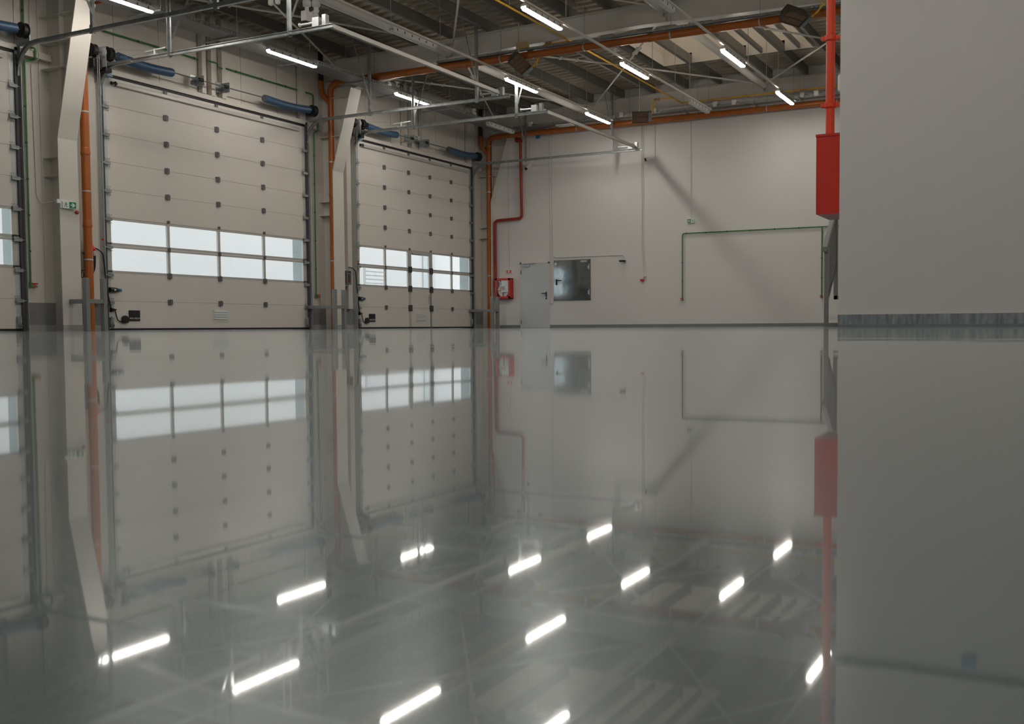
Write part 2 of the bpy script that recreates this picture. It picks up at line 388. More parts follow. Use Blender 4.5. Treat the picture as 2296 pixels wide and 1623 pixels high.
for x in PUR:   # Z purlins: web at x, bottom flange to the left, top flange to the right
    zt = deckz(x) - .004; zb_ = zt - .235
    mb = MB().box(x - .004, x, YF, YB, zb_, zt).box(x - .085, x, YF, YB, zb_, zb_ + .004).box(x - .085, x - .081, YF, YB, zb_, zb_ + .022)
    mb.build('purlin', 'purlin', CE)
for i, (s0, s1) in enumerate(SKYY):
    zt = 7.8
    sk = thing('window_%d' % (i + 1), ['roof light over the near end, out of view', 'roof light above the camera bay, out of view', 'white lined roof light seen only mirrored at the bottom of the floor', 'white lined roof light above the far bay behind the orange pipe'][i], 'roof light', (-7.9, (s0 + s1) / 2, 6.85), kind='structure')
    for x in SKYX:
        sg = 1 if x < -8 else -1
        MB().box(x, x + sg * .02, s0, s1, 6.86, 7.25).build('lining_board', 'curb', sk)
        MB().box(x - sg * .01, x + sg * .012, s0, s1, 7.253, zt).build('lining_board', 'curb', sk)
    # end linings sit between the purlins that pass through
    cuts = [SKYX[0] + .02] + [p for p in PUR if SKYX[0] < p < SKYX[1]] + [SKYX[1] - .02]
    for y_, sg in ((s0, 1), (s1, -1)):
        for a, b in zip(cuts[:-1], cuts[1:]):
            MB().box(a + .004, b - .09 if b != cuts[-1] else b, y_, y_ + sg * .02, 6.86, 7.12).build('end_board', 'curb', sk)
        MB().box(SKYX[0], SKYX[1], y_ - sg * .01, y_ + sg * .015, 7.123, 7.25).build('end_board', 'curb', sk)
        MB().box(SKYX[0], SKYX[1], y_ - sg * .012, y_ + sg * .011, 7.253, zt).build('end_board', 'curb', sk)
    for k in range(2):
        xa = SKYX[0] + .03 + k * 1.96; xb = xa + 1.92
        fr = MB()
        for (p, q) in (((xa, s0 + .05, zt), (xb, s0 + .05, zt)), ((xa, s1 - .05, zt), (xb, s1 - .05, zt)), ((xa, s0 + .05, zt), (xa, s1 - .05, zt)), ((xb, s0 + .05, zt), (xb, s1 - .05, zt)), ((xa, (s0 + s1) / 2, zt), (xb, (s0 + s1) / 2, zt))):
            fr.bar(p, q, .07, .07)
        F_ = fr.build('window_frame', 'curb', sk)
        MB().box(xa, xb, s0 + .05, s1 - .05, zt + .02, zt + .026).build('pane', 'opal', F_)
    for xt in (-6.3, -7.25):   # short trimmers under the lining
        MB().box(xt - .004, xt, s0 + .02, s1 - .02, 6.88, 7.0).box(xt - .06, xt, s0 + .02, s1 - .02, 6.88, 6.884).build('trimmer', 'purlin', sk)

# ------------------------------------------------------------------ outside the doors
tag(MB().box(-70, XO - .02, -40, 70, -.06, -.03).build('yard', 'yard', base=(-40, 10, -.03)), 'pale paved yard outside the hall doors', 'yard', kind='structure')
nb = thing('warehouse', 'pale warehouse across the yard seen through the door panes', 'building', (-46, 30, 0))
MB().box(-60, -46, -30, 90, -.03, 14).build('facade', 'facade', nb)
MB().box(-46, -45.9, 66.0, 67.6, -.03, 8.4).build('column', 'facadeb', nb)
sh = MB().box(-46, -45.95, 58.7, 61.4, -.03, 4.5).build('shutter', 'facadeb', nb)
for k in range(9): MB().box(-45.95, -45.90, 58.8, 61.3, 1.9 + .28 * k, 2.1 + .28 * k).build('slat', 'shutter', sh)

# ------------------------------------------------------------------ portal frames
def frame(y, label, zkink):
    r = thing('portal_frame', label, 'steel frame', (-16.85, y, 0), 'tapered white portal frames')
    yh = min(y + .2, YB - .002)
    # straight I column
    MB().box(XW + .005, -16.64, y - .006, y + .006, 0, 6.7).build('column_web', 'steelw', r)
    MB().box(XW + .003, XW + .018, y - .2, yh, 0, 6.7).build('outer_flange', 'steelw', r)
    MB().box(-16.64, -16.62, y - .2, yh, 0.002, zkink).build('inner_flange', 'steelw', r)
    MB().box(-16.64, -16.62, y - .10, min(y + .10, YB), zkink, 6.7).build('inner_flange', 'steelw', r)
    MB().box(-16.645, -16.614, y - .203, min(y + .203, YB), 0, .11).build('column_foot', 'plinthl', r)
    # tapered haunch
    xt, zt = -16.02, 5.90
    MB().prism([(-16.64, zkink + .02), (xt - .03, zt), (-13.3, 6.295), (-13.3, 6.55), (-16.64, 6.70)], 'y', y - .006, y + .006).build('haunch_web', 'steelw', r)
    MB().add([(-16.62, y - .2, zkink), (-16.62, yh, zkink), (xt, yh, zt), (xt, y - .2, zt), (-16.645, y - .2, zkink + .005), (-16.645, yh, zkink + .005), (xt - .025, yh, zt + .006), (xt - .025, y - .2, zt + .006)],
             [(0, 1, 2, 3), (7, 6, 5, 4), (0, 4, 5, 1), (1, 5, 6, 2), (2, 6, 7, 3), (3, 7, 4, 0)]).build('haunch_flange', 'steelw', r)
    # rafter: web, top and bottom flange
    pb = [(xt - .02, zt + .005), (-13.3, 6.285), (RIDGE, 6.385), (XR, 6.385 - .0235 * (XR - RIDGE))]
    pt = [(XR, raftz(XR)), (RIDGE, raftz(RIDGE)), (-16.9, raftz(-16.9))]
    MB().prism(pb + pt + [(-16.9, 6.5), (-16.64, 6.45)], 'y', y - .005, y + .005).build('rafter_web', 'steelw', r)
    mb = MB()
    for (a, b) in zip(pb[:-1], pb[1:]): mb.bar((a[0], y, a[1]), (b[0], y, b[1]), .22, .016)
    mb.build('bottom_flange', 'steelw', r)
    mb = MB()
    for (a, b) in zip(pt[:-1], pt[1:]): mb.bar((a[0], y, a[1]), (b[0], y, b[1]), .22, .016)
    mb.build('top_flange', 'steelw', r)
    # stiffener plates between the flanges
    for z in (2.83, 3.17, 4.77, 5.23, 5.71):
        xe = -16.64
        MB().box(XW + .018, xe, y - .17, y - .006, z, z + .010).build('stiffener', 'steelw', r)
        if z > 4: MB().box(-16.62, -16.64 + (z - zkink) * .26, y - .17, y - .006, z, z + .010).build('stiffener', 'steelw', r)
    for z in (6.15,): MB().box(XW + .018, -16.2, y - .17, y - .006, z, z + .012).build('stiffener', 'steelw', r)
    for x in (-13.3, -7.85, -2.8): MB().box(x - .005, x + .005, y - .105, y - .005, raftz(x) - .40, raftz(x) - .01).build('stiffener', 'steelw', r)
    for x in PUR:
        if -17 < x < 3: MB().box(x - .07, x - .008, y - .05, y + .05, raftz(x) + .005, deckz(x) - .02).build('cleat', 'steelw', r)
    return r
frame(FRY[0], 'tapered white portal frame nearest the camera, left of the middle door', 3.50)
frame(FRY[1], 'tapered white portal frame between the two whole sectional doors', 3.92)
frame(FRY[2], 'tapered white portal frame against the far white wall', 3.95)

for y0, y1, t in ((FRY[0], FRY[1], 'in the nearer bay'), (FRY[1], FRY[2], 'in the far bay')):
    for x, z, t2 in ((-13.2, 6.39, 'left of the ridge'), (-7.9, 6.64, 'near the ridge')):
        r = thing('roof_strut', 'round white roof strut %s, %s' % (t, t2), 'strut', (x, (y0 + y1) / 2, z), 'round struts between the portal frames')
        MB().tube([(x, y0 + .12, z), (x, y1 - .12, z)], .095, 18).build('tube', 'steelw', r, True)
        for yy, sg in ((y0, 1), (y1, -1)): MB().box(x - .006, x + .006, yy + sg * .006, yy + sg * .14, z - .14, z + .14).build('gusset', 'steelw', r)
# brace rods, crossed in each roof panel
nodes = [(-16.4, 6.36), (-13.1, 6.59), (-7.9, 6.67), (-2.8, 6.57)]
for bi, (y0, y1) in enumerate(((FRY[0], FRY[1]), (FRY[1], FRY[2]))):
    for i in range(3):
        for d in (0, 1):
            a, b = (nodes[i], nodes[i + 1]) if d == 0 else (nodes[i + 1], nodes[i])
            p = V(a[0], y0 + .12, a[1] - .02 * d); q = V(b[0], y1 - .12, b[1] - .02 * d)
            r = thing('brace_rod', 'thin white brace rod with turnbuckle, %s bay, %s panel, %s' % (('nearer', 'far')[bi], ('wall side', 'middle', 'right hand')[i], ('leaning away from the doors', 'leaning towards the doors')[d]), 'brace', (p + q) / 2, 'crossed brace rods under the roof')
            off = V(0, 0, -.03 if d else .03)
            MB().tube([p, (p + q) / 2 + off, q], .022, 8).build('rod', 'steelw', r, True)
            t = .30; c0 = p.lerp(q, t); c1 = p.lerp(q, t + .05); dd = (q - p).normalized(); sd = dd.cross(V(0, 0, 1)).normalized() * .045
            c0 = c0 + off * .6; c1 = c1 + off * .6
            MB().bar(c0 + sd, c1 + sd, .02, .02).bar(c0 - sd, c1 - sd, .02, .02).bar(c0 - sd * 1.4, c0 + sd * 1.4, .05, .05).bar(c1 - sd * 1.4, c1 + sd * 1.4, .05, .05).build('turnbuckle', 'steelw', r)

# ------------------------------------------------------------------ sectional doors
HX = XL + .012
hinge_me = mesh_of(MB().box(-.012, .014, -.055, .055, -.052, .052).box(.014, .022, -.02, .02, -.06, .06), 'hinge', 'hinge')
bigh_me = mesh_of(MB().box(-.012, .02, -.08, .08, -.085, .085).box(.02, .028, -.03, .03, -.075, .075), 'hinge_wide', 'dgrey')
rb = MB().box(-.012, .005, -.055, .055, -.05, .04).box(.005, .05, -.055, .06, -.05, -.042).box(.005, .05, -.055, .06, -.005, .003)
rb.box(.03, .042, -.07, .08, -.045, .01).tube([(.03, .05, -.02), (.03, .15, -.02)], .012, 8)
for q in (-.07, -.025, .02, .065): rb.box(.005, .010, q - .008, q + .008, .06, .078).box(.005, .010, q - .008, q + .008, -.092, -.076)
roller_me = mesh_of(rb, 'roller_bracket', 'galv')
def sectional(n, y0, y1, cols, label, passdoor=None):
    yc = (y0 + y1) / 2
    D = thing('door_%d' % n, label, 'door', (XL, yc, 0), 'sectional doors in the left wall', kind='structure')
    a, b = y0 + .10, y1 - .10
    xb_ = XL - .042
    pd0, pd1 = passdoor if passdoor else (None, None)
    for k in range(9):
        z0, z1 = ZB(k) + .003, ZB(k + 1) - .003
        if k == 0: z0 = .045
        if k == 8: z1 = DTOP - .005
        if k in (2, 3):
            edges = [a] + cols + [b]
            fr = MB()
            fr.box(xb_, XL, y0, y1, z0, z0 + .05).box(xb_, XL, y0, y1, z1 - .042, z1)
            fr.box(xb_, XL, y0, a + .035, z0, z1).box(xb_, XL, b - .035, y1, z0, z1)
            for c in cols:
                hw = .085 if (passdoor and (abs(c - pd0) < .05 or abs(c - pd1) < .05)) else .034
                fr.box(xb_, XL + .004, c - hw, c + hw, z0, z1)
            F_ = fr.build('window_frame', 'alu', D)
            for i in range(len(edges) - 1):
                hw0 = .085 if passdoor and i > 0 and (abs(edges[i] - pd0) < .05 or abs(edges[i] - pd1) < .05) else .034
                hw1 = .085 if passdoor and i < len(edges) - 2 and (abs(edges[i + 1] - pd0) < .05 or abs(edges[i + 1] - pd1) < .05) else .034
                MB().box(XL - .026, XL - .020, edges[i] + hw0 - .004, edges[i + 1] - hw1 + .004, z0 + .046, z1 - .04).build('pane', 'glass', F_)
        elif passdoor and k < 2:
            MB().box(xb_, XL, a, pd0 - .05, z0, z1).build('panel', 'door', D)
            MB().box(xb_, XL, pd0 + .05, pd1 - .05, z0 if k else .03, z1).build('panel', 'door', D)
            MB().box(xb_, XL, pd1 + .05, b, z0, z1).build('panel', 'door', D)
        else:
            MB().box(xb_, XL, a, b, z0, z1).build('panel', 'door', D)
    MB().box(xb_ + .01, XL - .006, y0 + .01, y1 - .01, .05, ZB(2)).box(xb_ + .01, XL - .006, y0 + .01, y1 - .01, ZB(4), DTOP - .01).build('core', 'joint', D)
    for (p, q) in ((y0, a), (b, y1)):
        MB().box(xb_ - .002, XL + .003, p, q, .05, ZB(2)).build('end_cap', 'galvl', D)
        MB().box(xb_ - .002, XL + .003, p, q, ZB(4), DTOP - .005).build('end_cap', 'galvl', D)
    MB().box(xb_ - .005, XL + .006, y0 + .02, y1 - .02, .001, .046).build('bottom_seal', 'black', D)
    # steel rail stiffening the top section
    tr = MB().box(XL, XL + .05, y0 + .25, y1 - .22, 4.80, 4.875).build('top_rail', 'alu', D, bevel=.01)
    MB().lathe((XL + .03, y0 + .30, 4.84), (0, -1, 0), [(.012, -.06), (.05, 0), (.02, .06), (.035, .09)], 10).build('rail_cap', 'black', tr)
    for c in cols: MB().box(XL, XL + .03, c - .035, c + .035, 4.875, 4.945).build('top_bracket', 'hinge', D)
    for k in range(1, 9):
        z = ZB(k)
        for c in cols:
            wide = passdoor and (abs(c - pd0) < .05 or abs(c - pd1) < .05) and k in (1, 2, 3)
            if wide: inst(bigh_me, 'hinge', D, (HX, c, z))
            elif k == 4: inst(hinge_me, 'hinge', D, (HX, c, z + .03)).scale = (1, .55, .5)
            elif k == 3: inst(hinge_me, 'hinge', D, (HX, c, z)).scale = (1, .6, .8)
            else: inst(hinge_me, 'hinge', D, (HX, c, z))
        inst(roller_me, 'roller_bracket', D, (HX + .002, y1 - .06, z - .02))
        o = inst(roller_me, 'roller_bracket', D, (HX + .002, y0 + .06, z - .02)); o.scale = (1, -1, 1)
    # bottom brackets with cable pulley
    for yy, sg in ((y0 + .07, 1), (y1 - .07, -1)):
        bbk = MB().box(XL, XL + .05, yy - .04, yy + .04, .05, .26).tube([(XL + .05, yy - sg * .02, .28), (XL + .05, yy + sg * .02, .10)], .014, 8).build('bottom_bracket', 'galv', D)
        MB().lathe((XL + .05, yy, .10), (1, 0, 0), [(.045, 0), (.045, .01), (.02, .012), (.02, .02)], 12).build('pulley', 'hinge', bbk, True)
    # release handle, cable box and the small black plate
    hd = MB().lathe((XL + .04, y0 + .03, .80), (0, 1, 0), [(.052, 0), (.052, .08), (.044, .16), (.026, .22)], 14).build('lock_handle', 'blackp', D, True)
    MB().lathe((XL + .04, y0 + .25, .80), (0, 1, 0), [(.026, 0), (.032, .02), (.028, .05), (.008, .065)], 12).build('knob', 'bluepl', hd, True)
    MB().box(XL + .088, XL + .092, y0 + .10, y0 + .14, .785, .815).build('mark', 'text', hd)
    cb = MB().prism([(y0 + .32, .15), (y0 + .44, .15), (y0 + .45, .17), (y0 + .45, .25), (y0 + .42, .29), (y0 + .38, .30), (y0 + .34, .29), (y0 + .31, .25), (y0 + .31, .17)], 'x', XL, XL + .06).build('cable_box', 'blackp', D, bevel=.008)
    MB().tube(rounded([(XL + .03, y0 + .33, .17), (XL + .04, y0 + .20, .19), (XL + .04, y0 + .14, .40)], .1), .011, 8).build('cable', 'black', cb, True)
    MB().lathe((XL + .03, y0 + .05, .41), (0, 1, 0), [(.05, 0), (.04, .03), (.02, .10), (.012, .13)], 10).build('cable_gland', 'black', D, True)
    py0 = y0 + .49; pz = .19
    pl = MB().box(XL, XL + .02, py0, py0 + .27, pz, pz + .215).build('name_plate', 'blackp', D, bevel=.008)
    MB().box(XL + .02, XL + .023, py0 + .05, py0 + .22, pz + .10, pz + .18).build('plate_window', 'black', pl)
    tx = bpy.data.curves.new('lettering', 'FONT'); tx.body = 'ASSA ABLOY'; tx.size = .046; tx.extrude = .0012; tx.align_x = 'CENTER'
    to = letters(tx, 'text'); to.parent = pl
    to.matrix_local = Matrix.Translation(V(XL + .0215, py0 + .135, pz + .038) - V(*D['_o'])) @ Matrix(((0, 0, 1, 0), (1, 0, 0, 0), (0, 1, 0, 0), (0, 0, 0, 1)))
    to['_o'] = tuple(D['_o'])
    # ventilation grille
    vy = cols[1] - .20 if not passdoor else (pd0 + pd1) / 2 - .19
    vy1 = vy + .40; vz = .215
    ve = MB().box(XL, XL + .006, vy - .04, vy1 + .04, vz - .04, vz + .01).box(XL, XL + .006, vy - .04, vy1 + .04, vz + .20, vz + .25).box(XL, XL + .006, vy - .04, vy, vz, vz + .21).box(XL, XL + .006, vy1, vy1 + .04, vz, vz + .21).build('vent_frame', 'door', D)
    MB().box(XL - .0, XL + .002, vy, vy1, vz, vz + .21).build('vent_back', 'mgrey', ve)
    for k in range(4):
        zz = vz + .022 + k * .052
        MB().add([(XL + .003, vy, zz), (XL + .003, vy1, zz), (XL + .02, vy1, zz - .006), (XL + .02, vy, zz - .006), (XL + .003, vy, zz + .045), (XL + .003, vy1, zz + .045), (XL + .008, vy1, zz + .045), (XL + .008, vy, zz + .045)],
                 [(0, 1, 2, 3), (7, 6, 5, 4), (0, 4, 5, 1), (1, 5, 6, 2), (2, 6, 7, 3), (3, 7, 4, 0)]).build('slat', 'gdoor', ve)
    if passdoor:
        for c in (pd0, pd1): MB().box(XL - .03, XL + .006, c - .048, c + .048, .02, ZB(2)).build('jamb_profile', 'alu', D)
        MB().box(XL + .006, XL + .014, pd1 - .035, pd1 - .015, .02, ZB(2)).build('edge_strip', 'mgrey', D)
        hk = MB().box(XL, XL + .02, pd1 - .12, pd1 - .055, .72, .98).build('lock_plate', 'galvl', D)
        MB().tube(rounded([(XL + .02, pd1 - .085, .90), (XL + .07, pd1 - .085, .90), (XL + .07, pd1 - .20, .90)], .02), .011, 8).build('handle', 'galv', hk, True)
        MB().box(XL + .004, XL + .05, pd0 + .10, pd0 + .55, ZB(4) - .095, ZB(4) - .055).build('door_closer', 'alu', D)
        MB().box(XL, XL + .012, pd0 + .06, pd1 - .06, ZB(4) - .12, ZB(4) - .05).build('pass_door_head', 'alu', D)
    return D
B_COLS = [15.281, 16.676, 18.066]
D2 = sectional(2, DOORS[1][0], DOORS[1][1], B_COLS, 'middle sectional door with eight panes and four panel bays')
D3 = sectional(3, DOORS[2][0], DOORS[2][1], [22.695, 23.818, 24.869, 25.988], 'far sectional door with a pass door leaf in it', (23.818, 24.869))
D1 = dup(D2, (0, DOORS[0][1] - DOORS[1][1], 0)); D1.name = 'door_1'; D1['label'] = 'sectional door cut off by the left edge of the photo'
def reset_o(o, d):
    if '_o' in o: o['_o'] = tuple(V(*o['_o']) + V(*d))
    for c in o.children: reset_o(c, d)
reset_o(D1, (0, DOORS[0][1] - DOORS[1][1], 0))

# tracks with their hangers
TZ = 5.08
def track(y0, y1, label, hang, far=True, near=True):
    T = thing('door_track', label, 'door track', (XL + .1, (y0 + y1) / 2, 0), 'galvanised door tracks')
    for yy, sg in ((y0 - .04, -1), (y1 + .04, 1)):
        MB().box(XW + .02, XW + .10, yy - sg * .045, yy + sg * .01, 0, 5.05).build('vertical_track', 'dgrey', T)
        MB().box(XW, XW + .15, yy + sg * .035, yy + sg * .042, 0, 5.12).build('track_angle', 'galvl', T)
        pts = [(XW + .085, yy + sg * .02, 4.55)] + [tuple(p) for p in arc((XW + .085 + .52, yy + sg * .02, 4.57), .52, pi, pi / 2, (1, 0, 0), (0, 0, 1), 10)] + [(-11.28, yy + sg * .02, TZ + .012)]
        mb = MB()
        for p, q in zip(pts[:-1], pts[1:]):
            mb.bar(p, q, .055, .012, (0, 1, 0)); 
        for dz in (0,):
            for p, q in zip(pts[:-1], pts[1:]):
                pv, qv = V(*p), V(*q); d = (qv - pv).normalized(); nrm = d.cross(V(0, 1, 0))
                mb.bar(pv + nrm * .028, qv + nrm * .028, .055, .008, tuple(nrm)); mb.bar(pv - nrm * .028, qv - nrm * .028, .055, .008, tuple(nrm))
        mb.build('curved_track', 'galv', T)
        # upper straight track behind the bend
        MB().bar((XW + .16, yy + sg * .03, TZ + .012), (XW + 1.0, yy + sg * .03, TZ + .012), .05, .055).build('track_extension', 'galv', T)
        bp = MB().box(-11.72, -11.58, yy - .03, yy + .05, TZ + .04, TZ + .20).tube([(-11.72, yy, TZ + .12), (-12.0, yy, TZ + .12)], .02, 8).build('spring_bumper', 'galvl', T)
        MB().lathe((-12.0, yy, TZ + .12), (-1, 0, 0), [(.035, 0), (.035, .02)], 10).build('bumper_cap', 'alu', bp)
        MB().box(-11.5, -11.42, yy - .04, yy + .05, TZ + .04, TZ + .22).build('crossbar_bracket', 'galv', T)
    MB().box(-11.50, -11.495, y0 - .02, y1 + .02, TZ + .06, TZ + .145).box(-11.54, -11.495, y0 - .02, y1 + .02, TZ + .14, TZ + .145).box(-11.54, -11.495, y0 - .02, y1 + .02, TZ + .06, TZ + .065).build('crossbar', 'steelw', T)
    for (yy, x) in hang:
        sg = -1 if yy < (y0 + y1) / 2 else 1
        zt = deckz(x) - .245
        h = MB().angle((x, yy + sg * .05, TZ - .03), (x, yy + sg * .05, zt), .055, .005, (1, 0, 0), sg).build('hanger', 'galv', T)
        MB().box(x - .04, x + .04, yy + sg * .02, yy + sg * .03, TZ - .05, TZ + .10).build('hanger_plate', 'galv', h)
        MB().bar((x + .035, yy + sg * .03, 5.36), (x + .035, yy - sg * .62, zt - .01), .045, .005, (1, 0, 0)).build('hanger_brace', 'galv', T)
        MB().box(x - .025, x + .045, yy - .80 if sg > 0 else yy - .2, yy + .2 if sg > 0 else yy + .80, zt, zt + .035).build('hanger_channel', 'galv', T)
    return T
track(DOORS[1][0], DOORS[1][1], 'galvanised track of the middle door with hangers and white crossbar', [(13.72, -15.09), (13.72, -12.22), (19.55, -15.09), (19.55, -12.12)])
track(DOORS[2][0], DOORS[2][1], 'galvanised track of the far door with hangers and white crossbar', [(21.42, -15.11), (21.42, -12.13), (27.14, -15.10), (27.14, -12.22)])
track(DOORS[0][0], DOORS[0][1], 'galvanised track of the door at the left edge, crossing the top left corner', [(11.95, -15.05), (11.95, -12.2)])

# torsion spring shafts
def shaft(y0, y1, label, hoist=True):
    X, Z = -16.78, 5.31
    T = thing('spring_shaft', label, 'spring shaft', (X, (y0 + y1) / 2, Z), 'blue torsion springs above the doors')
    MB().tube([(X, y0 - .42, Z), (X, (y0 + y1) / 2, Z - .012), (X, y1 + .12, Z)], .014, 8).build('shaft', 'hinge', T, True)
    for a, b, cap in ((y0 + .18, y0 + 1.50, 0), (y1 - 1.62, y1 - .12, 1)):
        n = 40; pts = []; rr = []
        for i in range(n + 1):
            t = i / n; sag = -.035 * sin(pi * t) - .02 * (t if cap == 0 else 1 - t)
            pts.append((X, a + (b - a) * t, Z + sag)); rr.append(.088 + (.0015 if i % 2 else -.0005))
        sp = MB().tube(pts, rr, 16).build('spring', 'blue', T, True)
        e = pts[0] if cap else pts[-1]; sgn = -1 if cap else 1
        MB().lathe(e, (0, sgn, 0), [(.085, -.02), (.08, .02), (.03, .022), (.03, .05)], 14).build('spring_plug', 'hinge' if cap else 'blue', sp)
    def drum(yd, r=.135):
        d = MB().lathe((X, yd - .06, Z), (0, 1, 0), [(.06, 0), (r, .005), (r, .018), (r * .82, .022), (r * .86, .09), (r, .095), (r, .112), (.05, .118)], 20).build('cable_drum', 'black', T, True)
        MB().lathe((X, yd + .06, Z), (0, 1, 0), [(.09, 0), (.085, .015), (.04, .02), (.04, .05)], 14).build('drum_collar', 'galvl', d)
    drum(y1 + .02); drum(y0 - .02)
    for yd in (15.98, 16.70):
        yb_ = (y0 + y1) / 2 + (yd - 16.63)
        MB().box(XW + .132, XW + .14, yb_ - .085, yb_ + .085, Z - .11, Z + .11).box(XW + .132, X + .05, yb_ + .077, yb_ + .085, Z - .11, Z + .10).build('bearing_plate', 'galv', T)
        MB().lathe((X, yb_ - .02, Z), (0, 1, 0), [(.035, 0), (.035, .12)], 10).build('bearing', 'black', T)
    MB().box(XW + .01, X + .06, y1 + .10, y1 + .11, Z - .20, Z + .10).build('end_bracket', 'galvl', T)
    MB().box(XW + .01, X + .06, y0 - .13, y0 - .12, Z - .28, Z + .12).build('end_bracket', 'galvl', T)
    MB().lathe((X, y0 - .19, Z), (0, 1, 0), [(.06, 0), (.09, .02), (.09, .06), (.06, .065)], 14).build('drum_collar', 'galvl', T)
    if hoist:
        MB().lathe((X, y0 - .44, Z - .01), (0, 1, 0), [(.05, 0), (.125, .01), (.12, .03), (.10, .05), (.12, .09), (.125, .11), (.06, .12)], 18).build('chain_wheel', 'black', T, True)
        MB().box(X - .09, X + .05, y0 - .40, y0 - .20, Z - .34, Z - .15).build('hoist_body', 'blackp', T, bevel=.02)
        MB().box(X - .10, X + .09, y0 - .16, y0 - .02, Z - .37, Z - .27).build('gear_box', 'blackp', T, bevel=.015)
        for q in (-.34, -.30): MB().tube([(X + .08, y0 + q, Z - .1), (X + .085, y0 + q, 1.75 + (.3 if q == -.34 else 0))], .005, 6).build('hand_chain', 'galv', T)
        MB().lathe((X + .085, y0 - .34, 1.72), (0, 0, 1), [(.022, 0), (.022, .035)], 8).build('chain_end', 'redknob', T)
    # tension cables to the bumper on the track
    for dz in (.05, -.06):
        MB().tube([(X + .05, y0 - .02, Z + dz * 1.6), (-15.45, y0 - .03, TZ + .12 + dz * .1)], .0025, 5).build('wire', 'rod', T)
    MB().box(-15.62, -15.40, y0 - .07, y0 - .03, TZ + .02, TZ + .06).tube([(-15.75, y0 - .05, TZ + .13), (-15.2, y0 - .05, TZ + .15)], .018, 8).tube([(-15.5, y0 - .05, TZ + .04), (-15.5, y0 - .05, TZ + .16)], .02, 8).build('cable_lock', 'galvl', T)
    # tilted top roller carrier in blue galvanised steel
    MB().bar((XW + .10, y0 + .07, 4.98), (XW + .30, y0 + .07, 5.16), .07, .05).box(XW + .06, XW + .20, y0 + .0, y0 + .16, 4.93, 4.985).build('top_roller_carrier', 'bluegalv', T)
    return T
shaft(DOORS[1][0], DOORS[1][1], 'blue torsion springs on a shaft above the middle door')
shaft(DOORS[2][0], DOORS[2][1], 'blue torsion springs on a shaft above the far door')
shaft(DOORS[0][0], DOORS[0][1], 'blue torsion spring end showing at the left edge of the photo', hoist=False)

# upright posts on the wall above and beside the doors
def post(y0, y1, z0, z1, label, d=.10):
    o = MB().box(XW, XW + d, y0, y1, z0, z1).build('wall_post', 'postw', bevel=.006)
    MB().box(XW - .002, XW + .012, y0 - .022, y0 - .001, z0, z1).build('joint_strip', 'joint', o)
    tag(o, label, 'post', 'cream steel posts on the door wall')
names = ['first', 'second', 'third']
for i, y in enumerate((16.24, 16.50, 16.81)): post(y, y + .115, 5.10, 6.8, 'cream upright post above the middle door, %s of three from the left' % names[i], .13)
post(19.34, 19.54, 5.10, 6.8, 'cream upright post above the right end of the middle door', .10)
for i, y in enumerate((23.57, 23.92, 24.42)): post(y, y + .125, 5.10, 6.8, 'cream upright post above the far door, %s of three from the left' % names[i], .13)
post(26.9, 27.15, 5.10, 6.8, 'cream upright post above the right end of the far door', .10)
for y, t in ((13.36, 'left jamb of the middle door'), (21.02, 'left jamb of the far door')):
    o = MB().box(XW, XW + .13, y, y + .17, .52, 5.12).build('wall_post', 'postw', bevel=.006); tag(o, 'cream full height post at the ' + t, 'post', 'cream steel posts on the door wall')
tag(MB().box(XW, XW + .12, 11.42, 11.62, 5.10, 6.8).build('wall_post', 'postw', bevel=.006), 'cream upright post in the top left corner beside the blue spring end', 'post', 'cream steel posts on the door wall')

